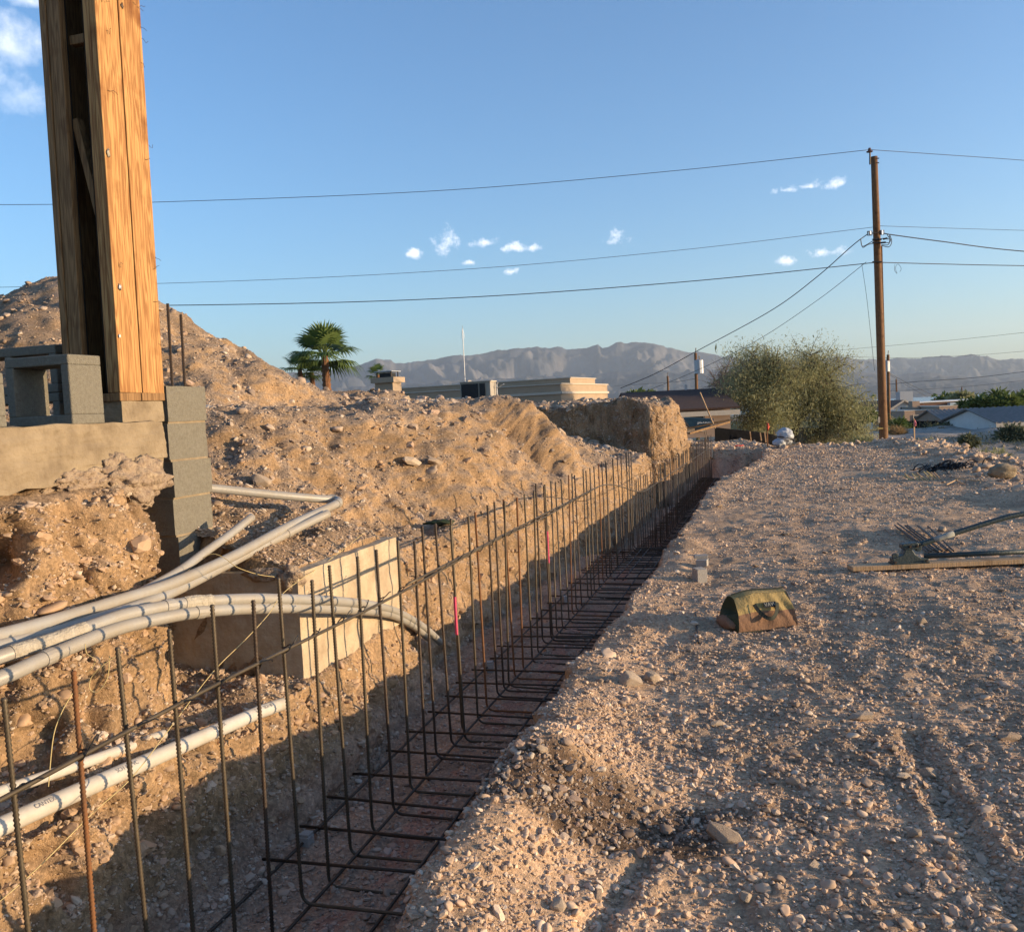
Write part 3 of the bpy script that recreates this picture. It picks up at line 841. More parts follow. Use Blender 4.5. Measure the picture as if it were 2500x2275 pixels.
rr = random.Random(77)
cnt = 0; tries = 0
while cnt < 240 and tries < 6000:
    tries += 1
    u = rr.uniform(-40, 2540); v = rr.uniform(960, 2280)
    p = ray_ground(u, v, 2.0, 26)
    if p is None: continue
    s, t = toST(p)
    if 1.15 < t < 2.45 and s < 27: continue
    if t > 2.2 and s < 4.2: continue
    if any((p - G(a, b)).length < 0.35 for (a, b) in ((1850, 1540), (2240, 1375), (1715, 1405), (2320, 1345), (2380, 1330), (2250, 1325))): continue
    d = (p - Vector((0, 0, EYE))).length
    px = rr.choice((9, 10, 11, 13, 15, 18, 22)) if t < 2 else rr.choice((8, 9, 10, 12, 14, 18))
    size = px * 1.2 / F * d * 0.5
    if t < 1.2:
        lab, grp = 'loose pale stone lying on the gravel pad beside the trench', 'loose stones on the gravel pad'
    else:
        lab, grp = 'loose stone resting on the dug dirt bank behind the rebar', 'loose stones on the dirt bank'
    place_rock(p, size, rr.randrange(12), rr.uniform(0, 6.3), lab, grp, (rr.gauss(0, 0.25), rr.gauss(0, 0.25)), cat='stone', name='stone')
    cnt += 1
# ================================================================== FOUNDATION, POST, PIER
def frame_at(name, label, cat, s, t, z, group=None):
    """an empty in the trench frame: local +Y runs along the trench, local +X to its right"""
    return thing(name, label, cat, ST(s, t, z), -A, group)


def rough_mesh(mb, amp, seed, sub=3, freq=6.0):
    """subdivide a box mesh and roughen it"""
    me = bpy.data.meshes.new('rough'); me.from_pydata(mb.v, [], mb.f)
    bm = bmesh.new(); bm.from_mesh(me); bmesh.ops.recalc_face_normals(bm, faces=bm.faces)
    bmesh.ops.subdivide_edges(bm, edges=list(bm.edges), cuts=sub, use_grid_fill=True)
    P = np.array([v.co[:] for v in bm.verts]); n = np.array([v.normal[:] for v in bm.verts])
    d = fbm(P[:, 0] * freq, P[:, 1] * freq, P[:, 2] * freq, 4, seed) * amp
    for v, q, nn, k in zip(bm.verts, P, n, d): v.co = Vector(q) + Vector(nn) * float(k)
    bm.to_mesh(me); bm.free(); return me


# --- stem wall with its broken footing
stem = frame_at('stem_wall', 'weathered concrete stem wall over crumbling cut soil', 'wall', 3.0, 2.96, 1.27)
_wf = rough_mesh(MB().box((-0.11, -0.95, 0.13), (0.22, 3.66, 0.26)), 0.009, 3, 40, 11)
for _v in _wf.vertices:                      # ragged lower edge and pitted face
    if _v.co.z < 0.07:
        _k = float(vnoise(np.array([_v.co.y * 6.0]), np.array([0.3]), 0, 31)[0]) + 0.5 * float(vnoise(np.array([_v.co.y * 17.0]), np.array([0.7]), 0, 32)[0])
        _v.co.z += 0.035 * _k; _v.co.x -= 0.02 * max(0, _k)
obj('wall_face', _wf, M_CONC, stem)
M_AGG = mat('broken concrete', (0.36, 0.275, 0.19), (0.20, 0.14, 0.10), scale=30, rough=0.95, bump=1.0, bscale=60)


def lump(name, size, seed, m, parent, loc, amp=0.25, sub=4, freq=2.2):
    bm = bmesh.new(); bmesh.ops.create_icosphere(bm, subdivisions=sub, radius=1.0)
    P = np.array([v.co[:] for v in bm.verts])
    d = 1 + amp * fbm(P[:, 0] * freq, P[:, 1] * freq, P[:, 2] * freq, 5, seed, 0.6)
    for v, k in zip(bm.verts, d): v.co = Vector((v.co.x * size[0], v.co.y * size[1], v.co.z * size[2])) * float(k)
    me = bpy.data.meshes.new(name); bm.to_mesh(me); bm.free()
    o = obj(name, me, m, parent, smooth=True); o.location = loc; return o


lump('broken_footing', (0.10, 0.25, 0.13), 7, M_AGG, stem, (-0.03, 0.62, -0.02), 0.22, 5, 3.4)
lump('broken_footing', (0.07, 0.19, 0.07), 9, M_AGG, stem, (-0.04, 0.32, 0.0), 0.22, 5, 3.4)

# --- loose blocks on the stem wall


def hollow_block(name, label, s, t, z, ds, dt, dz, cells, group='loose hollow blocks on the stem wall', rz=0.0):
    """block whose cells run along s; outer size ds x dt x dz"""
    e = thing(name, label, 'block', ST(s, t, z), -A + rz, group)
    w = 0.045; mb = MB()
    # shell in the x(=-t) z plane, extruded along y
    mb.box((-dt / 2, ds / 2, w / 2), (dt, ds, w)); mb.box((-dt / 2, ds / 2, dz - w / 2), (dt, ds, w))
    n = cells; cw = (dt - (n + 1) * w) / n
    for k in range(n + 1):
        mb.box((-(w / 2 + k * (cw + w)), ds / 2, dz / 2), (w, ds, dz - 2 * w + 0.002))
    obj_ = mb.build('shell', M_CMU, e, bevel=0.006)
    return e


hollow_block('hollow_block', 'grey hollow block on its side with open cells, next to the timber post', 3.28, 2.97, 1.531, 0.20, 0.35, 0.31, 1)
hollow_block('hollow_block', 'low grey block lying on the stem wall with solid face', 2.56, 2.985, 1.531, 0.38, 0.19, 0.22, 1)
hollow_block('hollow_block', 'lower grey block of the pair stacked behind the open-celled block', 3.74, 3.46, 1.46, 0.20, 0.60, 0.24, 2)
hollow_block('hollow_block', 'upper grey block of the pair stacked behind the open-celled block', 3.74, 3.46, 1.702, 0.20, 0.60, 0.24, 2)

# --- built-up timber post
M_RECESS_SHADE = mat('recess shade', (0.02, 0.014, 0.01), (0.03, 0.02, 0.013), scale=10, rough=0.95)  # near-black colour stands in for the shade inside the post recess
post = frame_at('timber_post', 'tall built-up fir post with bright sunlit boards and dark open recess', 'post', 3.69, 3.05, 1.531)
PH = 2.9


def board(name, x0, x1, y0, y1, z0, z1, m, bevel=0.003):
    """x to the right (towards the trench), y along the trench"""
    mb = MB().box(((x0 + x1) / 2, (y0 + y1) / 2, (z0 + z1) / 2), (x1 - x0, y1 - y0, z1 - z0))
    return mb.build(name, m, post, bevel=bevel)


obj('pedestal', rough_mesh(MB().box((-0.10, 0.165, 0.052), (0.19, 0.31, 0.104)), 0.004, 5, 10, 12), M_CONC, post)
board('sill_plate', -0.33, 0.002, -0.004, 0.148, 0.106, 0.146, M_WOODD)
board('sill_plate', -0.33, 0.004, 0.153, 0.33, 0.106, 0.146, M_WOODD)
lean = MB()
tilt = rad(0.95)
parts = [board('front_board', -0.036, 0.0, 0.0, 0.158, 0.148, PH, M_WOOD), board('front_board', -0.036, 0.0035, 0.163, 0.325, 0.148, PH, M_WOOD),
         board('backing_board', -0.076, -0.039, 0.003, 0.32, 0.148, PH, M_WOOD),
         board('side_board', -0.328, -0.292, 0.0, 0.04, 0.148, PH, M_WOODD), board('side_board', -0.289, -0.215, 0.006, 0.044, 0.148, PH, M_WOODD),
         board('side_board', -0.328, -0.294, 0.047, 0.325, 0.148, PH, M_WOODD),
         board('shade_lining', -0.292, -0.078, 0.318, 0.325, 0.148, PH, M_RECESS_SHADE), board('shade_lining', -0.083, -0.0785, 0.004, 0.316, 0.149, PH, M_RECESS_SHADE),  # dark sheets painting the recess shade
         board('shade_lining', -0.292, -0.215, 0.048, 0.055, 0.149, PH, M_RECESS_SHADE),
         board('sky_block_cap', -0.33, 0.004, -0.004, 0.33, PH + 0.002, PH + 0.04, M_WOODD)]  # unseen cap added to keep sky light out of the recess
parts.append(board('brace', -0.213, -0.084, 0.06, 0.10, 1.86, 1.905, M_WOODD))
parts.append(MB().bar((-0.21, 0.075, 1.50), (-0.105, 0.075, 1.02), 0.036, 0.05, (0, 1, 0)).build('brace', M_WOODD, post, bevel=0.003))
parts.append(MB().bar((-0.13, 0.12, 1.04), (-0.10, 0.12, 0.86), 0.036, 0.05, (0, 1, 0)).build('brace', M_WOODD, post, bevel=0.003))
# bent nails, staples and scraps left on the boards
nail = random.Random(4)
for k in range(22):
    z = 0.3 + nail.random() * 2.0; y = nail.choice((0.05, 0.29, 0.3, 0.31, 0.27)) + nail.gauss(0, 0.01)
    mb = MB(); a = nail.uniform(-1, 1); p = Vector((0.001, y, z)); pts = [p]
    for q in range(4):
        p = p + Vector((0.004, nail.uniform(-0.005, 0.018), nail.gauss(0, 0.009))); pts.append(p)
    parts.append(mb.tube(pts, 0.0011, 5).build('bent_nail', M_STEEL, post))
for (y, z, r, m) in ((0.05, 0.66, 0.014, M_GALV), (0.04, 1.30, 0.016, M_TAPE), (0.02, 0.42, 0.008, M_WHITE), (0.03, 2.12, 0.02, M_STEEL), (0.22, 2.06, 0.013, M_STEEL)):
    parts.append(lump('scrap_tag', (0.004, r * 0.7, r * 1.1), int(z * 100), m, post, (0.005, y, z), 0.4, 2))
for p in parts:
    p.rotation_euler = (-tilt, 0, 0); p.location = Vector(p.location) + Vector((0, 0, 0))

# --- block pier with starter bars
pier = frame_at('block_pier', 'narrow pier of stacked grey blocks with two steel dowels', 'pier', 4.035, 3.05, 0.70)
zz = 0.0
for k, h in enumerate((0.22, 0.20, 0.20, 0.20, 0.198)):
    mb = MB().box((-0.1 + (0.007, -0.004, 0.005, -0.006, 0.002)[k], 0.168 + (0.003, -0.004, 0.004, -0.002, 0.0)[k], zz + h / 2), (0.2, 0.333, h - 0.012))
    obj('block', rough_mesh(mb, 0.0025, 40 + k, 7, 20), M_CMU, pier, bevel=0)
    zz += h
    if k < 4: MB().box((-0.1, 0.168, zz), (0.188, 0.322, 0.012)).build('mortar_joint', M_CONC, pier)


def ribbed(L, r=0.0066, pitch=0.0085, n=6):
    pts = []; rs = []; z = 0.0; k = 0
    while z < L:
        pts.append((0, 0, z)); rs.append(r * (1.17 if k % 2 == 0 else 0.93)); z += pitch / 2; k += 1
    return pts, rs


for (y, h, x) in ((0.19, 0.46, -0.10), (0.285, 0.41, -0.09)):
    pts, rs = ribbed(h, 0.0075)
    d = MB().tube(pts, rs, 6).build('dowel', M_STEEL, pier); d.location = (x, y, zz - 0.01); d.rotation_euler = (rad(-0.8), rad(0.5), 0)

M_CONCP = mat('pale cast concrete', (0.46, 0.37, 0.255), (0.31, 0.235, 0.155), scale=7, rough=0.9, bump=0.4, bscale=40)
# --- concrete pad beside the trench
padc = frame_at('concrete_pad', 'square-edged concrete pad with soil heaped on top, barred by rebar shadows', 'concrete pad', 4.11, 2.395, 0.14)
obj('pad_body', rough_mesh(MB().box((-0.45, 0.64, 0.285), (0.9, 1.28, 0.57)), 0.007, 50, 30, 8), M_CONCP, padc)
lump('chipped_corner', (0.07, 0.055, 0.06), 3, M_AGG, padc, (-0.045, 0.02, 0.54), 0.35, 3)
lump('chipped_corner', (0.10, 0.04, 0.035), 5, M_AGG, padc, (-0.2, 0.0, 0.565), 0.35, 3)

# ================================================================== REBAR CAGE
TB = 1.805
cage = frame_at('rebar_cage', 'long tied rebar cage standing in the footing trench', 'rebar', 1.71, TB, -0.38)


def bar_mesh(ribs, L=1.27, leg=0.60, bend=0.045):
    mb = MB()
    path = []; rs = []
    # leg along +x on the floor, bend, then up
    nleg = 24 if ribs else 2
    for k in range(nleg): path.append((leg - (leg - bend) * k / nleg, 0, 0)); rs.append(0.0066)
    for k in range(6):
        a = math.pi / 2 * k / 5; path.append((bend - bend * math.sin(a), 0, bend - bend * math.cos(a))); rs.append(0.0066)
    if ribs:
        z = bend + 0.004; k = 0
        while z < L: path.append((0, 0, z)); rs.append(0.0066 * (1.30 if k % 2 else 0.86)); z += 0.0062; k += 1
    else:
        path.append((0, 0, L)); rs.append(0.0066)
    mb.tube(path, rs, 6 if ribs else 5)
    me = bpy.data.meshes.new('vertical_bar'); me.from_pydata(mb.v, [], mb.f)
    me.polygons.foreach_set('use_smooth', [True] * len(me.polygons)); me.update()
    return me


BM = {}
for nm, m in (('steel', M_STEEL), ('bright', M_BRIGHT), ('rust', M_RUST)):
    for rb in (True, False):
        me = bar_mesh(rb); me.materials.append(m); BM[nm, rb] = me
rb_ = random.Random(12)
bars = []
spots = [0.2115 * k + (rb_.gauss(0, 0.012) if k > 3 else 0) for k in range(119)]
spots += [3.12, 3.92, 5.35]
for k, sy in enumerate(spots):
    o = bpy.data.objects.new('vertical_bar', BM[rb_.choice(('bright', 'bright', 'steel', 'bright', 'rust') if sy < 8 else ('steel', 'bright', 'bright')), sy < 5.5]); C.objects.link(o); o.parent = cage
    if k == 1: o.data = BM['rust', True]
    if k in (0, 2, 3): o.data = BM['bright', True]
    drop = -0.40 if sy > 9.95 else 0.0
    o.location = (rb_.gauss(0, 0.008), sy, drop + rb_.gauss(0, 0.014))
    o.rotation_euler = (rb_.gauss(-0.004, 0.010), rb_.gauss(0, 0.011), rb_.gauss(0, 0.03))
    if sy > 9.95: o.scale = (1, 1, 1.0)
    bars.append(o)
pink = MB().tube([(0, 0, 0.60), (0, 0, 0.82)], 0.0092, 7).build('paint_band', M_PINK, cage)
pink.location = (0.002, spots[119], 0)
p2 = MB().tube([(0, 0, 0.62), (0, 0, 0.88)], 0.0092, 7).build('paint_band', M_PINK, cage); p2.location = (0, 5.35, 0)


def cagelong(name, pts, r=0.0066, m=M_BRIGHT):
    return MB().tube(pts, r, 6).build(name, m, cage, smooth=True)


bz = lambda y: 1.02 - 0.40 * float(ss(7.4, 11.3, np.array(y))) - 0.1 * float(ss(11, 25, np.array(y)))
cagelong('top_rail_bar', [(0.016, y, bz(y) + 0.008 * math.sin(y * 2.1)) for y in np.arange(-2.3, 7.2, 0.2)])
cagelong('top_rail_bar', [(0.017 + 0.002 * math.sin(y), y, bz(y) + 0.016) for y in np.arange(2.4, 25.6, 0.2)])
for (x, z, m) in ((0.02, 0.012, M_STEEL), (-0.255, 0.022, M_STEEL), (0.33, 0.012, M_STEEL)):
    cagelong('floor_bar', [(x + 0.008 * math.sin(y * 1.3), y, z - 0.40 * float(ss(9.6, 10.3, np.array(y)))) for y in np.arange(-2.0, 25.5, 0.25)], 0.0072, m)
y = 1.55; k = 0
CB = None
while y < 25.3:
    if CB is None:
        CB = MB().tube([(-0.33, 0, 0), (0.62, 0, 0)], 0.0068, 6).build('cross_bar', M_STEEL, cage, smooth=True); o = CB
    else:
        o = bpy.data.objects.new('cross_bar', CB.data); C.objects.link(o); o.parent = cage
    o.location = (rb_.gauss(0, 0.02), y, 0.03 - 0.40 * float(ss(9.6, 10.3, np.array(y)))); o.rotation_euler = (0, rb_.gauss(0, 0.012), rb_.gauss(0, 0.02))
    y += (0.31 if y < 8.0 else 0.16) + rb_.gauss(0, 0.012)
# extra long bars make the dense mat of the far part
for x in (-0.12, 0.13, 0.22, 0.45):
    cagelong('floor_bar', [(x, yy, 0.035 - 0.40 * float(ss(9.6, 10.3, np.array(yy)))) for yy in np.arange(7.6, 25.4, 0.4)], 0.0068, M_STEEL)
# wire ties where the rail meets the bars
TW = None
for k in range(0, 34):
    if TW is None:
        pts = []
        for q in range(20):
            a = q / 19 * 4 * math.pi; pts.append((0.004 + 0.017 * math.cos(a), 0.011 * math.sin(a) + 0.004 * (q / 19 - 0.5), 0.014 * math.sin(a + 0.9)))
        pts.append((0.03, 0.012, 0.02)); pts.append((0.036, 0.03, 0.032)); pts.append((0.034, 0.045, 0.03))
        TW = MB().tube(pts, 0.0024, 5).build('tie_wire', M_BLACK, cage); o = TW
    else:
        o = bpy.data.objects.new('tie_wire', TW.data); C.objects.link(o); o.parent = cage
    o.location = (0.006, spots[k], bz(spots[k]) + 0.002); o.rotation_euler = (rb_.gauss(0, 0.3), 0, rb_.gauss(0, 0.4))

# small concrete chairs that carry the mat
for k, (s, t) in enumerate(((3.45, 2.05), (6.15, 2.05), (8.4, 2.0))):
    e = thing('support_block', 'small grey concrete support block under the rebar mat, ' + ('near the white pipe end' if k == 0 else 'by the pink-banded bars' if k == 1 else 'farther along the mat'), 'block', ST(s, t, -0.41), -A + 0.3 * k)
    MB().box((0, 0, 0.038), (0.05, 0.055, 0.076)).build('lower_cube', M_PAVER, e, bevel=0.004)
    MB().box((0, 0.002, 0.082), (0.046, 0.048, 0.012)).build('top_pad', M_PAVER, e, bevel=0.002)

# ================================================================== CONDUITS


def pipe(name, label, pts, r, m, rings=(), ring_m=None, dens=6, extra=None, group=None):
    base = Vector(pts[0]); e = thing(name, label, 'conduit', base, 0, group)
    P = smooth_path([Vector(p) - base for p in pts], dens)
    mb = MB().tube(P, r, 14); mb.build('pipe_body', m, e, smooth=True)
    L = len(P)
    for f in rings:
        i = int(f * (L - 2)); a, b = P[i], P[i + 1]; d = (b - a).normalized()
        MB().tube([a - d * 0.022, a - d * 0.021, a + d * 0.021, a + d * 0.022], [r, r * 1.13, r * 1.13, r], 14).build('coupling', ring_m or m, e, smooth=False)
    return e, P


A_ = [at(440, 1186, 5.15), at(525, 1193, 5.3), at(690, 1210, 5.55), at(785, 1218, 5.72), at(815, 1219, 5.78), at(826, 1226, 5.7), at(800, 1240, 5.55), at(700, 1287, 5.15), at(560, 1362, 4.55), at(420, 1424, 4.05), at(300, 1463, 3.75), at(150, 1509, 3.4), at(0, 1551, 3.1), at(-220, 1606, 2.75)]
eA, PA = pipe('elbow_conduit', 'grey plastic conduit bending around an elbow behind the concrete pad', A_, 0.0265, M_PVC, rings=(0.30, 0.42), dens=7)
B_ = [at(800, 1254, 5.45), at(755, 1275, 5.3), at(640, 1333, 4.9), at(480, 1416, 4.25), at(400, 1454, 3.98), at(300, 1492, 3.68), at(150, 1536, 3.38), at(0, 1577, 3.07), at(-220, 1632, 2.7)]
pipe('straight_conduit', 'grey conduit running under the elbow conduit, its end buried in soil', B_, 0.0255, M_PVC, rings=(0.2,))
C_ = [at(615, 1262, 4.95), at(560, 1305, 4.75), at(500, 1348, 4.5), at(440, 1392, 4.25), at(370, 1432, 4.0), at(280, 1477, 3.8), at(180, 1520, 3.6)]
pipe('thin_conduit', 'thin grey conduit coming out of soil beside the block pier', C_, 0.022, M_PVC)
D1 = [at(-220, 1690, 2.75), at(0, 1604, 2.98), at(130, 1563, 3.15), at(240, 1523, 3.33), at(310, 1500, 3.46), at(430, 1476, 3.68), at(530, 1466, 3.86), at(620, 1462, 4.05), at(700, 1463, 4.25), at(800, 1466, 4.6), at(900, 1476, 5.15), at(960, 1491, 5.6), at(1010, 1515, 6.05), at(1048, 1542, 6.45), at(1075, 1568, 6.7)]
eD, PD1 = pipe('arched_conduit', 'upper of two arched grey conduits crossing before the concrete pad', D1, 0.026, M_PVC, rings=(0.36,), dens=6)
i0 = int(0.09 * len(PD1)); i1 = int(0.2 * len(PD1))
MB().tube(PD1[i0:i1], 0.0285, 14).build('tape_wrap', M_TAPE, eD)
i0 = int(0.37 * len(PD1)); i1 = int(0.43 * len(PD1))
MB().tube(PD1[i0:i1], [0.0285 + 0.002 * ((k * 7) % 3) for k in range(i1 - i0)], 14).build('tape_wrap', M_TAPE, eD)
D2 = [at(-220, 1735, 2.65), at(0, 1655, 2.86), at(100, 1611, 3.02), at(200, 1568, 3.2), at(260, 1544, 3.32), at(330, 1523, 3.46), at(450, 1499, 3.68), at(560, 1488, 3.9), at(700, 1484, 4.25), at(800, 1486, 4.62), at(900, 1492, 5.18), at(960, 1502, 5.62), at(1010, 1528, 6.1), at(1045, 1556, 6.5)]
pipe('arched_conduit', 'lower of two arched grey conduits crossing before the concrete pad', D2, 0.0255, M_PVC, rings=(0.18, 0.5))
E_ = [at(-260, 2140, 2.38), at(0, 2018, 2.66), at(300, 1884, 3.16), at(600, 1752, 3.89), at(650, 1732, 4.04), at(690, 1718, 4.2)]
eE, PE = pipe('white_conduit', 'thick white plastic conduit with printed lettering, its torn end in the soil', E_, 0.030, M_PVCW, rings=())
F_ = [at(-80, 1962, 2.6), at(20, 1926, 2.8), at(200, 1864, 3.1), at(355, 1808, 3.42), at(400, 1792, 3.52)]
pipe('white_conduit', 'thinner white conduit half buried behind the thick printed one', F_, 0.0195, M_PVCW, rings=(0.15,))
# print along the thick pipe
for f, s_ in ((0.30, 'CANTEX'), (0.42, 'SCH 40 PVC'), (0.56, 'CANTEX'), (0.68, '2 IN'), (0.80, 'SCH 40')):
    i = int(f * (len(PE) - 2)); p = PE[i]; d = (PE[i + 1] - PE[i]).normalized()
    tocam = (Vector((0, 0, EYE)) - (p + eE.location)); tocam = (tocam - d * tocam.dot(d)).normalized()
    nrm = (tocam + Vector((0, 0, 0.55))).normalized(); nrm = (nrm - d * nrm.dot(d)).normalized()
    tx = d if d.x > 0 else -d; ty = nrm.cross(tx)
    o = obj('lettering', text_mesh(s_, 0.021, M_INK), M_INK, eE)
    o.matrix_local = Matrix.Translation(p + nrm * 0.0305) @ Matrix((tx, ty, nrm)).transposed().to_4x4()
# pull strings


def string(label, pts, r=0.0017):
    base = Vector(pts[0]); e = MB().tube([q - base for q in smooth_path(pts, 8)], r, 5).build('pull_string', M_STRING, smooth=True)
    e.location = base; return tag(e, label, 'string')


string('yellow pull string slanting from the concrete pad down into the trench', [at(890, 1300, 5.5), at(800, 1370, 5.0), at(700, 1440, 4.35), at(655, 1500, 3.95), at(600, 1560, 3.7), at(520, 1640, 3.45), at(420, 1770, 3.15), at(322, 1897, 2.95), at(220, 1990, 2.8), at(90, 2120, 2.6), at(-60, 2250, 2.45)])
string('loose looped string hanging under the arched conduits', [at(208, 1572, 3.1), at(212, 1595, 3.1), at(232, 1610, 3.1), at(225, 1630, 3.1), at(215, 1640, 3.1)])
string('thin string loop dangling against the cut soil', [at(300, 1590, 3.1), at(250, 1625, 3.08), at(222, 1655, 3.08), at(220, 1682, 3.08), at(238, 1688, 3.08), at(262, 1655, 3.08), at(268, 1600, 3.1)])
string('pale string looping over the grey conduits to the pad corner', [at(495, 1362, 4.2), at(520, 1352, 4.2), at(548, 1362, 4.2), at(580, 1385, 4.2), at(630, 1402, 4.3), at(670, 1408, 4.4)])
string('thin wire dropping from the conduits beside the soil face', [at(178, 1690, 2.9), at(150, 1740, 2.85), at(130, 1800, 2.8), at(118, 1920, 2.75)])
# ================================================================== TOOLS AND THINGS ON THE PAD
# --- tool bag
M_KHAKI = mat('khaki canvas', (0.40, 0.285, 0.115), (0.31, 0.22, 0.085), scale=20, rough=0.9, bump=0.3, bscale=60)
M_BROWNC = mat('brown canvas', (0.24, 0.135, 0.078), (0.18, 0.10, 0.06), scale=14, rough=0.9, bump=0.3, bscale=60)
M_GREENC = mat('dark green canvas', (0.03, 0.042, 0.02), (0.045, 0.055, 0.03), scale=14, rough=0.9)
M_STRAP = mat('black webbing', (0.025, 0.028, 0.022), (0.04, 0.042, 0.03), scale=60, rough=0.85)
M_GREY = mat('grey stitching', (0.3, 0.3, 0.27), (0.25, 0.25, 0.22), scale=30, rough=0.9)


def tool_bag():
    a, b = onG(1803, 1546), onG(1947, 1526)
    base = (a + b) / 2; dx = (b - a); rz = math.atan2(dx.y, dx.x); L = dx.length
    base.z = min(a.z, b.z) - 0.004
    e = thing('tool_bag', 'slumped brown and khaki canvas tool bag standing on the gravel', 'bag', base, rz)
    nx, Dp, Ht = 26, 0.31, 0.238
    # cross-section runs front bottom -> front top -> back top -> back bottom (y forward = depth away)
    def prof(q, x):
        """q 0..1 over front+top+back"""
        fx = (x / L + 0.5)
        topw = 0.11; h = Ht * (0.86 + 0.14 * fx) + 0.012 * math.sin(fx * 5)
        if q < 0.42:
            k = q / 0.42; y = 0.0 + (0.5 * Dp - topw / 2) * (k ** 2.0) - 0.012 * math.sin(math.pi * k); z = h * k
        elif q < 0.58:
            k = (q - 0.42) / 0.16; y = 0.5 * Dp - topw / 2 + topw * k; z = h + 0.008 * math.sin(k * math.pi)
        else:
            k = (1 - q) / 0.42; y = Dp - (0.5 * Dp - topw / 2) * (k ** 2.0) + 0.012 * math.sin(math.pi * k); z = h * k
        return y, z
    def surf(q0, q1, nq, off=0.0, name='', m=None, x0=-0.5, x1=0.5, wr=0.009, seed=1):
        V = []; Fc = []
        for i in range(nx + 1):
            fx = x0 + (x1 - x0) * i / nx
            for j in range(nq + 1):
                q = q0 + (q1 - q0) * j / nq
                shrink = 1 - 0.05 * (1 - abs(2 * q - 1)) * 2
                x = fx * L * (1.0 - 0.10 * (min(q, 1 - q) / 0.42 if min(q, 1 - q) < 0.42 else 1.0))
                y, z = prof(q, fx * L)
                w = wr * float(fbm(np.array([fx * 9 + 0.6 * z * 20]), np.array([q * 4.0]), 0, 3, seed)[0]) * min(1, z * 14)
                sag = -0.016 * math.sin(math.pi * (fx + 0.5)) * math.sin(math.pi * min(q, 1 - q) / 0.42) if min(q, 1 - q) < 0.42 else 0
                sgn = -1 if q < 0.5 else 1
                V.append((x, y + sgn * (w + off + sag), z + (off if 0.42 < q < 0.58 else 0) * 0.5))
        for i in range(nx):
            for j in range(nq):
                k = i * (nq + 1) + j; Fc.append((k, k + nq + 1, k + nq + 2, k + 1))
        return MB().add(V, Fc).build(name, m, e, smooth=True)
    surf(0.0, 0.235, 10, 0.0, 'lower_panel', M_BROWNC); surf(0.235, 0.43, 10, 0.0, 'upper_band', M_KHAKI)
    surf(0.43, 0.57, 6, 0.002, 'top_flap', M_KHAKI, wr=0.004); surf(0.57, 0.765, 10, 0.0, 'upper_band', M_KHAKI); surf(0.765, 1.0, 10, 0.0, 'lower_panel', M_BROWNC)
    # end gussets: dark upper panel folded in, brown lower bulge
    for sg, m1, m2 in ((-1, M_GREENC, M_BROWNC), (1, M_BROWNC, M_BROWNC)):
        V = []; nq = 24
        for r_ in range(6):
            k = r_ / 5
            for j in range(nq + 1):
                q = j / nq; y, z = prof(q, sg * 0.5 * L)
                xx = sg * 0.5 * L * (1.0 - 0.10 * (min(q, 1 - q) / 0.42 if min(q, 1 - q) < 0.42 else 1.0))
                cy, cz = Dp / 2, 0.085
                y2, z2 = y + (cy - y) * k, z + (cz - z) * k
                infold = (0.035 * math.sin(k * math.pi * 0.5) if z2 > 0.10 else -0.03 * math.sin(k * math.pi * 0.5))
                V.append((xx - sg * infold, y2, z2))
        Fc = [(a_ * (nq + 1) + j, a_ * (nq + 1) + j + 1, (a_ + 1) * (nq + 1) + j + 1, (a_ + 1) * (nq + 1) + j) for a_ in range(5) for j in range(nq)]
        MB().add(V, Fc).build('end_panel', m1, e, smooth=True)
    # bulging left pocket
    o = lump('side_pocket', (0.05, 0.13, 0.045), 22, M_BROWNC, e, (-0.5 * L - 0.012, 0.15, 0.042), 0.08, 3)
    # piping along the seams, base edge, zipper
    for q in (0.0, 1.0):
        y, z = prof(q, 0)
        MB().tube([(x, (-0.004 if q == 0 else Dp + 0.004), 0.006) for x in np.linspace(-0.5 * L, 0.5 * L, 8)], 0.006, 6).build('base_piping', M_STRAP, e)
    MB().tube([(x * 0.9, Dp / 2 - 0.01, prof(0.5, x)[1] + 0.012) for x in np.linspace(-0.5 * L, 0.5 * L, 14)], 0.005, 6).build('zipper', M_STRAP, e)
    # handles: flat webbing loops hanging over the faces
    def handle(side, x0, x1, drop):
        pts = []
        for i in range(15):
            k = i / 14; x = x0 + (x1 - x0) * k
            hang = drop * math.sin(math.pi * k) ** 0.7
            z = 0.175 - hang; q = z / (Ht * 0.93)
            y = (0.5 * Dp - 0.055) * (q ** 2.0) - 0.026 - 0.024 * math.sin(math.pi * k)
            pts.append(Vector((x, y if side < 0 else Dp - y, z)))
        V = []; Fc = []
        for i, p in enumerate(pts):
            d = (pts[min(i + 1, 14)] - pts[max(i - 1, 0)]).normalized(); nrm = d.cross(Vector((0, 1, 0))).normalized()
            for o_ in (-0.0125, 0.0125):
                for t_ in (-0.002, 0.002): V.append(p + nrm * o_ + Vector((0, t_, 0)))
        for i in range(14):
            a_ = i * 4; b_ = a_ + 4
            for (u_, v_) in ((0, 1), (1, 3), (3, 2), (2, 0)): Fc.append((a_ + u_, a_ + v_, b_ + v_, b_ + u_))
        MB().add(V, Fc).build('handle', M_STRAP, e)
    handle(-1, -0.075, 0.085, 0.085); handle(1, -0.08, 0.08, 0.06)
    # label patch with lettering
    zc = 0.166; y = (0.5 * Dp - 0.055) * ((zc / (Ht * 0.93)) ** 2.0) - 0.018
    tilt_ = math.atan2(0.5 * Dp - 0.042, Ht) * 1.15
    pl = MB().box((0, 0, 0), (0.085, 0.003, 0.036)).build('label_patch', M_BLACK, e); pl.location = (0.035, y - 0.004, zc); pl.rotation_euler = (-tilt_, 0, 0)
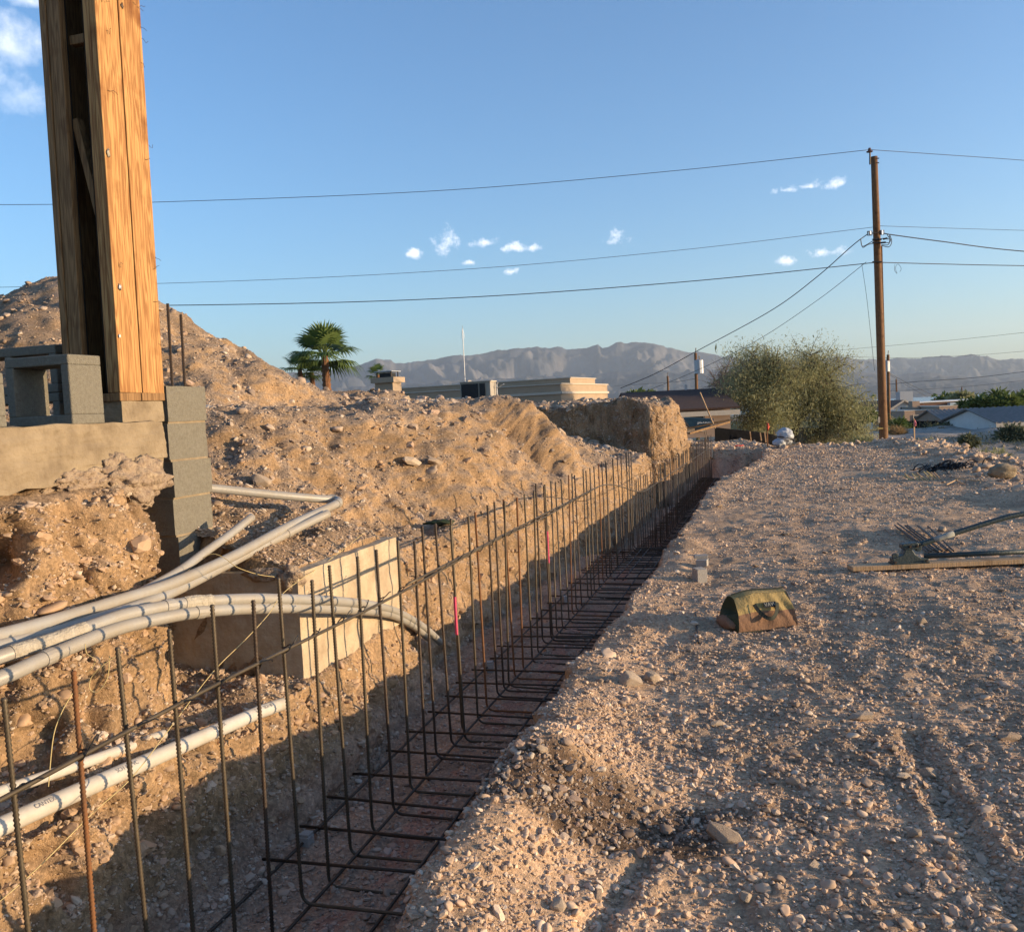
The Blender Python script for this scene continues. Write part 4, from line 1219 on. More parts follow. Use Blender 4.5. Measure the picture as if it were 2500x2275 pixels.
    tx = obj('lettering', text_mesh('VAW', 0.036, M_GREY), M_GREY, pl); tx.rotation_euler = (rad(90), 0, 0); tx.location = (0, -0.0025, 0)
    return e


tool_bag()

# --- stacked paver bricks
for (u, v, rz, nslab, lab) in ((1716, 1421, 0.25, 3, 'stack of grey grooved concrete bricks standing on edge'), (1712, 1384, -0.35, 2, 'pair of grey concrete bricks lying behind the upright bricks')):
    p = onG(u, v); e = thing('concrete_brick', lab, 'brick', p, rz, None)
    if nslab == 3:
        for k in range(3): MB().box((0, 0.02 + k * 0.036, 0.055 + 0.002 * k), (0.088, 0.033, 0.115 + 0.004 * (k % 2))).build('brick', M_PAVER, e, bevel=0.003)
    else:
        MB().box((0, 0.06, 0.03), (0.10, 0.11, 0.058)).build('brick', M_PAVER, e, bevel=0.003)
        MB().box((-0.02, 0.12, 0.075), (0.12, 0.085, 0.03), Matrix.Rotation(0.3, 3, 'Z')).build('brick', M_PAVER, e, bevel=0.003)

# --- short bar lying on the pad
a, b = onG(1698, 1498), onG(1706, 1574)
o = MB().tube([(0, 0, 0), b - a], 0.007, 7).build('short_bar', M_STEEL); o.location = a + Vector((0, 0, 0.012)); tag(o, 'short dark steel bar lying on gravel beside the bag', 'steel bar')

# --- plank with the rebar bender
p0, p1 = onG(2082, 1399), onG(2500, 1384)
dirv = (p1 - p0); dirv.z = 0; rzp = math.atan2(dirv.y, dirv.x)
zpl = max(ground_z(p0.x, p0.y), ground_z(p1.x, p1.y))
plank = MB().box((1.1, 0.07, 0.02), (2.2, 0.14, 0.038)).build('plank', M_PLANK, bevel=0.003)
plank.location = (p0.x, p0.y, zpl + 0.012); plank.rotation_euler = (0, 0, rzp)
tag(plank, 'long pale wooden plank lying under the rebar bender', 'plank')
M_GRN = mat('worn green enamel', (0.022, 0.036, 0.035), (0.035, 0.05, 0.048), scale=25, rough=0.5, spec=0.5, bump=0.2, bscale=60)
bl = Matrix.LocRotScale(plank.location, plank.rotation_euler, None) @ Vector((0.34, 0.065, 0.0395))
ben = thing('rebar_bender', 'dark green lever rebar bender and cutter mounted on the plank', 'rebar bender', bl, rzp)
hp = MB()
V = [(0, 0.0), (0.30, 0.0), (0.30, 0.035), (0.235, 0.045), (0.19, 0.075), (0.165, 0.115), (0.105, 0.12), (0.085, 0.075), (0.03, 0.06), (0.0, 0.05)]
def extrude(poly, y0, y1):
    n = len(poly); vs = [(x, y0, z) for x, z in poly] + [(x, y1, z) for x, z in poly]
    fs = [tuple(range(n)), tuple(range(2 * n - 1, n - 1, -1))] + [(i, (i + 1) % n, n + (i + 1) % n, n + i) for i in range(n)]
    return vs, fs
MB().add(*extrude(V, -0.045, 0.03)).build('base_casting', M_GRN, ben, bevel=0.006)
MB().add(*extrude([(0, 0), (0.30, 0), (0.30, 0.014), (0, 0.014)], -0.062, 0.06)).build('foot_plate', M_GRN, ben, bevel=0.004)
MB().add(*extrude([(0.075, 0.135), (0.10, 0.118), (0.185, 0.118), (0.215, 0.14), (0.215, 0.168), (0.20, 0.178), (0.08, 0.168)], -0.05, 0.02)).build('cutter_head', M_GRN, ben, bevel=0.006)
MB().add(*extrude([(0.0, 0.05), (0.04, 0.05), (0.055, 0.082), (0.03, 0.095), (0.0, 0.085)], -0.04, -0.015)).build('bending_jaw', M_GRN, ben, bevel=0.004)
MB().add(*extrude([(0.2, 0.10), (0.235, 0.10), (0.25, 0.15), (0.225, 0.172), (0.195, 0.16)], -0.04, 0.0)).build('pivot_link', M_GRN, ben, bevel=0.004)
for (x, z) in ((0.015, 0.02), (0.275, 0.02), (0.14, 0.147), (0.2, 0.147)):
    MB().tube([(x, -0.068, z), (x, -0.05, z)], 0.011, 6).build('bolt', M_STEEL, ben)
hv = [Vector((0.215, -0.02, 0.148)), Vector((0.45, -0.02, 0.215)), Vector((0.80, -0.02, 0.31)), Vector((1.05, -0.02, 0.365)), Vector((1.45, -0.02, 0.40))]
MB().tube(smooth_path(hv, 5), 0.0225, 10).build('lever_handle', M_GRN, ben, smooth=True)
MB().tube(smooth_path(hv, 5)[3:7], 0.0231, 10).build('sticker', M_GREY, ben, smooth=True)
MB().tube([(0.28, 0.0, 0.05), (1.5, 0.0, 0.052)], 0.0215, 10).build('lower_handle', M_GRN, ben, smooth=True)

# --- cut bars behind the bender
cb = random.Random(3)
a0, b0 = onG(2205, 1293), onG(2292, 1352)
offs = thing('cut_bars', 'small pile of cut rebar lying behind the rebar bender', 'rebar pile', (a0 + b0) / 2, 0)
for k in range(8):
    off = Vector((-0.13 + 0.045 * k, cb.gauss(0, 0.03), 0.02 + 0.012 * (k % 3)))
    MB().tube([a0 - offs.location + off + Vector((cb.gauss(0, 0.02), cb.gauss(0, 0.12), 0.02)), b0 - offs.location + off * 0.7], 0.0085, 6).build('bar', M_STEEL, offs)
# --- bundle of stakes, tangle of tie wire, loose sticks
p = onG(2262, 1174); e = thing('stake_bundle', 'fan-shaped bundle of short pale stakes lying on the pad', 'stakes', p, 0.1)
for k in range(16):
    x = -0.27 + 0.036 * k
    MB().bar((x, 0.0 + cb.gauss(0, 0.02), 0.0), (x + cb.gauss(0.02, 0.05), 0.22, 0.11 + cb.gauss(0, 0.015)), 0.014, 0.014).build('stake', M_PLANK if k % 2 else M_STRING, e)
p = onG(2318, 1146); e = thing('wire_tangle', 'black tangled heap of tie wire at the pad rim', 'wire heap', p, 0)
mb = MB()
for k in range(60):
    c = Vector((cb.gauss(0, 0.24), cb.gauss(0, 0.14), abs(cb.gauss(0, 0.06))))
    pts = [c + Vector((0.13 * math.cos(q + k), 0.13 * math.sin(q * 1.3 + k * 2), 0.045 * math.sin(q * 2 + k))) for q in np.linspace(0, 3.5, 9)]
    mb.tube(pts, 0.009, 4)
o = mb.build('wire_coils', M_BLACK, e); o['kind'] = 'stuff'
p = onG(2352, 1184); e = thing('crossed_sticks', 'three crossed pale sticks lying on the pad', 'sticks', p, 0)
MB().bar((-0.26, 0.0, 0.02), (0.05, 0.3, 0.06), 0.02, 0.015).build('stick', M_PLANK, e); MB().bar((0.02, 0.3, 0.08), (0.36, 0.08, 0.03), 0.02, 0.015).build('stick', M_PLANK, e); MB().bar((0.0, 0.0, 0.02), (0.03, 0.3, 0.05), 0.02, 0.015).build('stick', M_PLANK, e)
p = onG(2445, 1166); d = p.length
o = lump('concrete_chunk', (0.24, 0.16, 0.13), 61, M_CONC, None, p + Vector((0, 0, 0.09)), 0.16, 4, 1.3); tag(o, 'big rounded block of broken concrete on the pad rim', 'concrete chunk')
for (u, v, w_, k, lab) in ((2390, 1128, 36, 4, 'tan pointed boulder on the rubble rim before the concrete chunk'), (2375, 1115, 30, 1, 'orange-tan boulder in the rubble rim'), (2300, 1095, 16, 2, 'pale rock on the far rim near the ribboned stake'), (2185, 1080, 14, 6, 'white rock on the far rim beside the utility pole'), (2480, 1175, 30, 8, 'grey slab propped beside the concrete chunk'), (2235, 1088, 15, 10, 'white rock at the foot of the ribboned stake')):
    p = onG(u, v); place_rock(p, w_ / F * p.length * 0.55, k, u * 0.1, lab)
p = onG(1803, 1091); o = lump('ribbon_scrap', (0.16, 0.09, 0.03), 8, M_ORANGE, None, p + Vector((0, 0, 0.03)), 0.5, 3, 3); tag(o, 'crumpled orange ribbon scrap lying near the trench end', 'ribbon')

# --- wheelbarrow, planks and tools at the far end
M_BLUE = mat('blue wheelbarrow tray', (0.025, 0.07, 0.11), (0.032, 0.085, 0.125), scale=5, rough=0.45, spec=0.5)
wy = 30.0
c0 = at(1706, 1060, wy); gz = ground_z(c0.x, c0.y)
wb = thing('wheelbarrow', 'dark blue wheelbarrow with white logo tipped beyond the cut soil block', 'wheelbarrow', (c0.x, c0.y, gz), rad(-4))
zt = at(1706, 1020, wy).z - gz
rim = [(-0.52, -0.32, zt + 0.02), (0.46, -0.30, zt - 0.06), (0.46, 0.30, zt - 0.06), (-0.52, 0.32, zt + 0.02)]
bot = [(-0.26, -0.20, zt - 0.32), (0.30, -0.18, zt - 0.36), (0.30, 0.18, zt - 0.36), (-0.26, 0.20, zt - 0.32)]
tr = MB().add(rim + bot, [(0, 1, 5, 4), (1, 2, 6, 5), (2, 3, 7, 6), (3, 0, 4, 7), (4, 5, 6, 7)]).build('tray', M_BLUE, wb)
sm = tr.modifiers.new('thick', 'SOLIDIFY'); sm.thickness = 0.012
MB().tube(rim + [rim[0]], 0.016, 6).build('tray_rim', M_BLUE, wb)
for sy_ in (-0.22, 0.22):
    MB().bar((-0.62, sy_, zt - 0.36), (1.05, sy_ * 1.2, zt - 0.12), 0.04, 0.045).build('handle', M_WOODD, wb)
    MB().tube([(0.2, sy_, zt - 0.38), (0.3, sy_, 0.02), (0.42, sy_, 0.02)], 0.013, 6).build('leg', M_STEEL, wb)
MB().tube([(-0.75 + 0.19 * math.cos(q), 0, 0.2 + 0.19 * math.sin(q)) for q in np.linspace(0, 2 * math.pi, 20)], 0.045, 8).build('wheel', M_BLACK, wb, smooth=True)
lg = obj('lettering', text_mesh('Jackson', 0.15, M_WHITE), M_WHITE, wb); lg.rotation_euler = (rad(60), 0, rad(2)); lg.location = (0.16, -0.272, zt - 0.14)

a, b = at(1709, 958, 28.8), at(1746, 1046, 28.6)
o = MB().bar((0, 0, 0), a - b, 0.05, 0.03).build('leaning_stick', M_PLANK); o.location = b; tag(o, 'long pale stick leaning against the blue wheelbarrow', 'stick')
a, b = at(1682, 1058, 27.4), at(1780, 1030, 28.6)
o = MB().bar((0, 0, 0), b - a, 0.09, 0.06).build('plank', M_WOODD); o.location = a; tag(o, 'brown plank laid across the far end of the rebar', 'plank')
a, b = at(1672, 1052, 28.9), at(1695, 1048, 28.9)
o = MB().bar((0, 0, 0), b - a, 0.12, 0.08).build('plank', M_PLANK); o.location = a; tag(o, 'short orange-brown board end beside the cut soil block', 'plank')

# --- silt fence
sf = thing('silt_fence', 'low black fabric silt fence with thin stakes beyond the trench', 'fence', at(1750, 1075, 31.5), 0)
tops = [(1745, 1043), (1790, 1048), (1840, 1053), (1885, 1060), (1905, 1068)]
V = []; Fc = []
for k, (u, v) in enumerate(tops):
    p = at(u, v, 31.5 + 0.25 * k) - sf.location; g_ = ground_z(p.x + sf.location.x, p.y + sf.location.y) - 0.05 - sf.location.z
    V += [(p.x, p.y, p.z), (p.x, p.y + 0.03, g_)]
Fc = [(2 * k, 2 * k + 2, 2 * k + 3, 2 * k + 1) for k in range(len(tops) - 1)]
o = MB().add(V, Fc).build('fabric', mat('matt black fabric', (0.008, 0.008, 0.009), (0.014, 0.014, 0.016), rough=1.0, spec=0.0), sf); o.modifiers.new('thick', 'SOLIDIFY').thickness = 0.01
for (u, v0, v1) in ((1831, 1053, 1078), (1856, 1056, 1076), (1867, 1054, 1080)):
    a, b = at(u, v0, 31.6), at(u + 3, v1, 31.6); MB().bar(a - sf.location, b - sf.location, 0.035, 0.035).build('stake', M_PLANK, sf)
# --- wrapped bundle
c0 = at(1915, 1082, 26.3); c0.z = ground_z(c0.x, c0.y)
e = thing('wrapped_bundle', 'white plastic-wrapped bundle with black strap standing on the pad edge', 'bundle', c0, 0.2)
M_WRAP = mat('white plastic wrap', (0.42, 0.43, 0.44), (0.32, 0.33, 0.35), scale=4, rough=0.4, bump=0.6, bscale=9)
lump('wrap', (0.23, 0.2, 0.26), 71, M_WRAP, e, (0.03, 0, 0.3), 0.22, 4, 1.2); lump('wrap', (0.17, 0.2, 0.13), 72, M_WRAP, e, (-0.16, 0, 0.12), 0.2, 4, 1.4)
MB().tube([(0.03 + 0.25 * math.cos(q), 0.22 * math.sin(q), 0.25 - 0.06 * math.cos(q)) for q in np.linspace(0, 2 * math.pi, 24)], 0.016, 6).build('strap', M_BLACK, e)
# --- ribboned stakes
for (u, vt, vb, y_, lab) in ((1874, 1030, 1080, 26.8, 'wooden survey stake with orange ribbon near the wrapped bundle'), (2233, 1022, 1088, 26.0, 'wooden survey stake with pink ribbon near the utility pole')):
    b_ = at(u, vb, y_); gz = ground_z(b_.x, b_.y); e = thing('survey_stake', lab, 'stake', (b_.x, b_.y, gz - 0.1), 0.2)
    h_ = at(u, vt, y_).z - gz + 0.1
    MB().box((0, 0, h_ / 2), (0.035, 0.02, h_)).build('stake', M_PLANK if u > 2000 else M_RUST, e)
    lump('ribbon', (0.028, 0.028, 0.085), u, M_ORANGE if u < 2000 else mat('pink ribbon', (0.75, 0.2, 0.22), (0.6, 0.15, 0.18), rough=0.6), e, (0.02, -0.02, h_ - 0.14), 0.5, 3, 3)
# ================================================================== FAR GROUND, LAKE, MOUNTAINS
def azel(u, v):
    d = cdir(u, v); return math.atan2(d.x, d.y), math.atan2(d.z, math.hypot(d.x, d.y))


def zfar(x, y):
    d = np.hypot(x, y)
    wash = -2.3 - 0.0 * y
    z = np.full_like(d, -2.6)
    right = ss(2, 10, x - 0.30 * y + 6)
    z = z + 1.75 * ss(40, 51, y) * ss(72, 57, y) * ss(-0.02, 0.12, x / np.maximum(d, 1))
    z = z + 1.6 * ss(26, 32, y) * ss(0.20, 0.10, x / np.maximum(d, 1)) * ss(60, 45, y)
    z = z - 0.0172 * np.maximum(d - 90, 0)
    z = z + (0.25 * fbm(x * 0.12, y * 0.12, 0, 3, 401) + 0.12 * fbm(x * 0.5, y * 0.5, 0, 3, 403) * ss(130, 60, d)) * ss(20, 40, d) + np.clip(d / 900, 0, 4) * fbm(x * 0.004, y * 0.004, 0, 3, 402)
    z = np.maximum(z, -64.0)
    return z


def polar_sheet(name, az0, az1, naz, rr_, zf, m, colf=None):
    az = np.linspace(az0, az1, naz); R, Az = np.meshgrid(rr_, az, indexing='ij')
    X = R * np.sin(Az); Y = R * np.cos(Az); Z = zf(X, Y, R, Az)
    nv = X.size; idx = np.arange(nv).reshape(X.shape)
    q = np.stack([idx[:-1, :-1], idx[1:, :-1], idx[1:, 1:], idx[:-1, 1:]], axis=-1).reshape(-1, 4)[:, ::-1]
    me = bpy.data.meshes.new(name); me.vertices.add(nv); me.vertices.foreach_set('co', np.stack([X.ravel(), Y.ravel(), Z.ravel()]).T.ravel())
    me.loops.add(q.size); me.loops.foreach_set('vertex_index', q.ravel().astype(np.int32))
    me.polygons.add(len(q)); me.polygons.foreach_set('loop_start', np.arange(0, q.size, 4, dtype=np.int32)); me.update(calc_edges=True)
    me.polygons.foreach_set('use_smooth', np.ones(len(q), bool))
    if colf is not None:
        c = colf(X.ravel(), Y.ravel(), Z.ravel()); a = me.attributes.new('albedo', 'FLOAT_COLOR', 'POINT')
        a.data.foreach_set('color', np.concatenate([c, np.ones((nv, 1))], axis=1).ravel())
    o = obj(name, me, m); struct(o); return o


def attr_mat(name, bscale, bstr, dist, rough=0.95):
    m = bpy.data.materials.new(name); m.use_nodes = True; N = m.node_tree.nodes; Lk = m.node_tree.links; b = N['Principled BSDF']
    b.inputs['Roughness'].default_value = rough; b.inputs['Specular IOR Level'].default_value = 0.1
    a = N.new('ShaderNodeAttribute'); a.attribute_name = 'albedo'
    tc = N.new('ShaderNodeTexCoord'); nz = N.new('ShaderNodeTexNoise'); nz.inputs['Scale'].default_value = bscale; nz.inputs['Detail'].default_value = 8; nz.inputs['Roughness'].default_value = 0.7
    Lk.new(tc.outputs['Object'], nz.inputs['Vector'])
    rp = N.new('ShaderNodeValToRGB'); rp.color_ramp.elements[0].position = 0.35; rp.color_ramp.elements[1].position = 0.65
    rp.color_ramp.elements[0].color = (0.75, 0.75, 0.75, 1); rp.color_ramp.elements[1].color = (1.25, 1.25, 1.25, 1); Lk.new(nz.outputs['Fac'], rp.inputs[0])
    mu = N.new('ShaderNodeMix'); mu.data_type = 'RGBA'; mu.blend_type = 'MULTIPLY'; mu.inputs[0].default_value = 1
    Lk.new(a.outputs['Color'], mu.inputs[6]); Lk.new(rp.outputs[0], mu.inputs[7]); Lk.new(mu.outputs[2], b.inputs['Base Color'])
    bp = N.new('ShaderNodeBump'); bp.inputs['Strength'].default_value = bstr; bp.inputs['Distance'].default_value = dist
    Lk.new(nz.outputs['Fac'], bp.inputs['Height']); Lk.new(bp.outputs[0], b.inputs['Normal'])
    return m


def far_col(x, y, z):
    d = np.hypot(x, y); n = fbm(x * 0.25, y * 0.25, 0, 4, 411); n2 = fbm(x * 0.02, y * 0.02, 0, 4, 412)
    c = np.array((0.33, 0.25, 0.18))[None] + 0.05 * n[:, None]
    road = (ss(50, 51.5, y) * ss(58, 56.5, y) * ss(0, 6, x))[:, None]
    c = c * (1 - road) + np.array((0.30, 0.27, 0.235))[None] * road
    town = (ss(90, 200, d) * np.clip(0.45 + n2, 0, 1))[:, None]
    c = c * (1 - town) + np.array((0.10, 0.115, 0.06))[None] * town
    return np.clip(c, 0.02, 0.7)


M_FAR = attr_mat('dry scrub land', 0.6, 0.5, 0.3)
polar_sheet('terrain', rad(-180), rad(180), 721, np.concatenate([[3, 12, 18], np.linspace(22, 130, 150), np.geomspace(135, 17000, 90)]),
            lambda X, Y, R, Az: np.where(R < 14, -4.5, np.where((R < 30) & (np.abs(Az) < 0.9), np.minimum(zfar(X, Y), -2.2), zfar(X, Y))), M_FAR, far_col)
# lake
M_WATER = bpy.data.materials.new('lake water'); M_WATER.use_nodes = True
_b = M_WATER.node_tree.nodes['Principled BSDF']; _b.inputs['Base Color'].default_value = (0.10, 0.16, 0.19, 1); _b.inputs['Roughness'].default_value = 0.22; _b.inputs['IOR'].default_value = 1.33
_n = M_WATER.node_tree.nodes.new('ShaderNodeTexNoise'); _n.inputs['Scale'].default_value = 0.5
_bp = M_WATER.node_tree.nodes.new('ShaderNodeBump'); _bp.inputs['Strength'].default_value = 0.25; _bp.inputs['Distance'].default_value = 0.2
M_WATER.node_tree.links.new(_n.outputs['Fac'], _bp.inputs['Height']); M_WATER.node_tree.links.new(_bp.outputs[0], _b.inputs['Normal'])


def lake_edge(Az, near):
    return 2900 + 260 * np.sin(Az * 9 + 1) + 240 * vnoise(Az * 34, Az * 0, 0, 7) - 1500 * ss(rad(12), rad(27), Az) * 0 if near else 7400 + 400 * np.sin(Az * 5)


polar_sheet('lake', rad(-60), rad(60), 240, np.linspace(0, 1, 14),
            lambda X, Y, R, Az: X * 0 - 58.5, M_WATER)
_lk = bpy.data.objects['lake']; _az = np.linspace(rad(-60), rad(60), 240)
_co = []
for k in range(14):
    f = k / 13; r_ = (1 - f) * lake_edge(_az, True) + f * lake_edge(_az, False)
    _co.append(np.stack([r_ * np.sin(_az), r_ * np.cos(_az), np.full_like(_az, -58.5)], axis=1))
_lk.data.vertices.foreach_set('co', np.concatenate(_co).ravel()); _lk.data.update()


def mountain(name, sil, r0, r1, rpk, base, rough, seed, col_a, col_b):
    ae = [azel(u, v) for u, v in sil]; az_s = np.array([a for a, e in ae]); el_s = np.array([e for a, e in ae])
    rr_ = np.concatenate([np.linspace(r0, rpk, 80), np.linspace(rpk, r1, 14)[1:]])

    def zf(X, Y, R, Az):
        jag = 0.0011 * fbm(Az * 90, Az * 0 + seed, 0, 4, seed + 40, 0.6)
        pk = EYE + rpk * np.tan(np.interp(Az, az_s, el_s) + jag) - base
        k = np.clip((R - r0) / (rpk - r0), 0, 1)
        back = np.clip((r1 - R) / (r1 - rpk), 0, 1)
        sp = fbm(X / rough, Y / rough, 0, 5, seed, 0.55)
        rid = 1 - np.abs(fbm(X / (rough * 1.4) + 4, Y / (rough * 1.4), 0, 4, seed + 3, 0.55))
        prof = np.where(R <= rpk, k ** 1.35, back)
        fine = fbm(X / (rough * 0.28), Y / (rough * 0.28), 0, 4, seed + 21, 0.6)
        shape = prof + (0.46 * (rid - 0.72) + 0.16 * sp + 0.15 * fine) * np.sin(np.pi * np.clip(k, 0, 1)) ** 0.8 * (R <= rpk)
        return base + pk * np.clip(shape, -0.02, 1.0) * np.where(R <= rpk, 1, 1)

    def cf(x, y, z):
        n = fbm(x / (rough * 0.5), y / (rough * 0.5), z / (rough * 0.3), 4, seed + 9)
        k = np.clip(0.5 + 0.8 * n, 0, 1)[:, None]
        return np.array(col_a)[None] * (1 - k) + np.array(col_b)[None] * k
    o = polar_sheet(name, az_s[0], az_s[-1], 760, rr_, zf, attr_mat(name + ' rock', 0.004, 0.6, 30), cf)
    return o


silA = [(-900, 960), (-300, 940), (200, 930), (500, 925), (700, 912), (800, 905), (860, 897), (888, 889), (919, 878), (954, 879), (966, 889), (1044, 879), (1093, 872), (1145, 865), (1169, 867), (1221, 855), (1312, 848), (1364, 848), (1392, 852), (1433, 848), (1461, 840), (1471, 848), (1517, 837), (1552, 835), (1588, 837), (1624, 848), (1668, 857), (1702, 861), (1738, 865), (1777, 870), (1830, 884), (1900, 893), (2000, 900), (2150, 915), (2400, 930)]
silB = [(1500, 945), (1650, 915), (1800, 890), (1950, 879), (2012, 876), (2032, 872), (2099, 877), (2174, 874), (2211, 875), (2248, 875), (2298, 866), (2323, 871), (2370, 865), (2397, 870), (2432, 877), (2466, 874), (2500, 875), (2650, 868), (2900, 860), (3400, 850)]
silC = [(-900, 1085), (-200, 1050), (400, 1000), (800, 950), (1000, 936), (1200, 925), (1400, 915), (1520, 908), (1600, 904), (1680, 906), (1760, 905), (1900, 907), (2000, 910), (2060, 908), (2110, 910), (2180, 914), (2250, 911), (2330, 916), (2420, 922), (2500, 924), (2800, 905), (3300, 880)]
silD = [(1400, 965), (1650, 945), (1900, 935), (2050, 932), (2200, 936), (2350, 936), (2500, 930), (2800, 915), (3300, 890)]
mountain('mountain_range', silA, 9800, 15500, 12500, -70, 900, 501, (0.062, 0.066, 0.076), (0.115, 0.108, 0.108))  # bluish tones here and below put distance haze into the rock colour
mountain('mountain_range', silB, 11000, 16200, 14200, -70, 900, 511, (0.058, 0.063, 0.073), (0.10, 0.097, 0.10))
mountain('foothills', silC, 7700, 11800, 10200, -66, 700, 521, (0.052, 0.056, 0.064), (0.09, 0.086, 0.087))
mountain('foothills', silD, 7000, 9800, 8800, -64, 600, 531, (0.05, 0.054, 0.06), (0.085, 0.082, 0.082))

# ================================================================== UTILITY POLES AND WIRES


def gfar(x, y):
    return float(zfar(np.array([x]), np.array([y]))[0])


def wire(label, pts, r=0.012, group=None, m=M_WIRE, cat='wire'):
    base = Vector(pts[0]); P = [p - base for p in smooth_path(pts, 10)]
    o = MB().tube(P, r * 0.82, 5).build('overhead_wire', m, smooth=True); o.location = base
    return tag(o, label, cat, group)


PY = 33.0
ptop = at(2134, 383, PY); pbot = at(2158, 1085, PY)
gz = min(gfar(pbot.x, pbot.y), pbot.z - 0.8)
dirp = (ptop - pbot).normalized(); pb2 = pbot - dirp * ((pbot.z - gz) / dirp.z)
pole = thing('utility_pole', 'tall brown wooden utility pole with insulator and cable clamps', 'utility pole', pb2, 0)
MB().tube([Vector((0, 0, 0)).lerp(ptop - pb2, k / 12) for k in range(13)], [0.165 - 0.05 * k / 12 for k in range(13)], 20).build('pole_shaft', M_POLE, pole, smooth=True)
# conduit riser on the right hand side
MB().bar(at(2164, 1080, PY - 0.05) - pb2, at(2151, 601, PY - 0.05) - pb2, 0.07, 0.06).build('riser_conduit', M_POLE, pole)
def seg(a, b, r, m, name): MB().tube([a - pb2, b - pb2], r, 8).build(name, m, pole)
seg(at(2124, 402, PY - 0.1), at(2124, 366, PY - 0.1), 0.03, M_STEEL, 'top_pin')
pin = at(2123, 368, PY - 0.1) - pb2
MB().tube([pin + Vector((0, 0, -0.06)), pin + Vector((0, 0, -0.03)), pin + Vector((0, 0, 0.0)), pin + Vector((0, 0, 0.03)), pin + Vector((0, 0, 0.09))], [0.1, 0.12, 0.05, 0.06, 0.04], 12).build('insulator', mat('brown porcelain', (0.10, 0.06, 0.06), (0.14, 0.09, 0.085), rough=0.3), pole)
for v in (387, 398): seg(at(2138, v, PY - 0.1), at(2146, v, PY - 0.1), 0.02, M_STEEL, 'bolt')
for (u0, u1, v) in ((2117, 2130, 570), (2147, 2158, 568)):
    c = at((u0 + u1) / 2, v, PY - 0.1) - pb2
    MB().tube([c + Vector((-0.08, 0, 0.07)), c + Vector((0.08, 0, 0.07)), c + Vector((0.08, 0, -0.07)), c + Vector((-0.08, 0, -0.07)), c + Vector((-0.08, 0, 0.07))], 0.018, 6).build('clevis_bracket', M_STEEL, pole)
    MB().tube([c + Vector((0, 0, -0.07)), c + Vector((0, 0, 0.07))], 0.045, 8).build('spool_insulator', M_GALV, pole)
MB().tube([at(2128, 570, PY - 0.2) - pb2, at(2150, 568, PY - 0.2) - pb2], 0.02, 6).build('cross_bolt', M_STEEL, pole)
for v in (585, 593, 640): MB().tube([at(2130, v, PY - 0.15) - pb2, at(2152, v, PY - 0.15) - pb2], 0.03, 6).build('strap_band', M_BLACK, pole)
for k, pts in enumerate((((2101, 583), (2104, 600), (2112, 600), (2132, 588)), ((2101, 583), (2106, 604), (2118, 598), (2134, 594)), ((2152, 600), (2170, 603), (2177, 590), (2172, 573)), ((2152, 598), (2168, 598), (2172, 585), (2166, 573)), ((2146, 584), (2160, 582), (2170, 584), (2172, 575)), ((2148, 594), (2160, 593), (2172, 592), (2175, 580)))):
    MB().tube(smooth_path([at(u, v, PY - 0.2) - pb2 for u, v in pts], 5), 0.014, 5).build('jumper_cable', M_WIRE, pole)
MB().tube([at(2156, 584, PY - 0.2) - pb2, at(2166, 582, PY - 0.2) - pb2], 0.035, 6).build('splice', M_BLACK, pole)
MB().tube([at(2152, 593, PY - 0.2) - pb2, at(2162, 592, PY - 0.2) - pb2], 0.035, 6).build('splice', M_BLACK, pole)
MB().box(at(2146, 1025, PY - 0.17) - pb2, (0.07, 0.02, 0.22)).build('number_plate', M_TAPE, pole)
MB().box(at(2149, 1046, PY - 0.17) - pb2, (0.2, 0.02, 0.06)).build('warning_band', mat('yellowed tag', (0.35, 0.26, 0.08), (0.3, 0.2, 0.06), rough=0.7), pole)

G_W = 'overhead wires on the main utility pole'
wire('top overhead wire running from pole insulator over the spoil mound', [at(2123, 366, PY), at(1650, 417, PY), at(1100, 464, PY), at(500, 490, PY), at(0, 500, PY), at(-700, 490, PY)], 0.013, G_W)
wire('top overhead wire running on from the pole insulator towards the street', [at(2123, 366, PY), at(2300, 378, PY + 1), at(2500, 392, PY + 2), at(3000, 430, PY + 4)], 0.013, G_W)
wire('thin neutral wire below the top wire, towards the spoil mound', [at(2132, 555, PY), at(1650, 612, PY), at(1100, 660, PY), at(400, 692, PY), at(-700, 715, PY)], 0.010, G_W)
wire('thin neutral wire leaving the pole towards the street', [at(2148, 552, PY), at(2300, 557, PY + 1), at(2500, 563, PY + 2), at(3000, 578, PY + 4)], 0.010, G_W)
wire('thick communications cable sagging towards the spoil mound', [at(2133, 640, PY), at(2100, 645, PY), at(1650, 690, PY), at(1100, 728, PY), at(470, 745, PY), at(-700, 752, PY)], 0.019, G_W)
wire('thick communications cable leaving the pole towards the street', [at(2150, 641, PY), at(2300, 645, PY + 1), at(2500, 649, PY + 2), at(3000, 655, PY + 4)], 0.019, G_W)
wire('twisted service cable dropping from the pole to the flat-roofed house', [at(2118, 572, PY), at(2080, 601, PY), at(1990, 680, PY + 2), at(1880, 760, PY + 4), at(1700, 858, PY + 7), at(1600, 912, PY + 9), at(1515, 948, PY + 10.5)], 0.021, G_W)
wire('thin telephone line slanting down from the pole past the brown roof', [at(2115, 640, PY), at(2000, 730, PY + 2), at(1850, 830, PY + 5), at(1700, 905, PY + 9), at(1570, 958, PY + 13)], 0.012, G_W)
wire('heavy twisted service cable sagging from the pole towards the street', [at(2157, 570, PY), at(2180, 574, PY), at(2300, 590, PY + 0.5), at(2500, 614, PY + 1.5), at(2900, 640, PY + 3)], 0.024, G_W)
wire('slack thin drop wire hanging beside the pole', [at(2104, 645, PY), at(2115, 720, PY), at(2124, 800, PY), at(2135, 905, PY - 0.1)], 0.009, G_W)
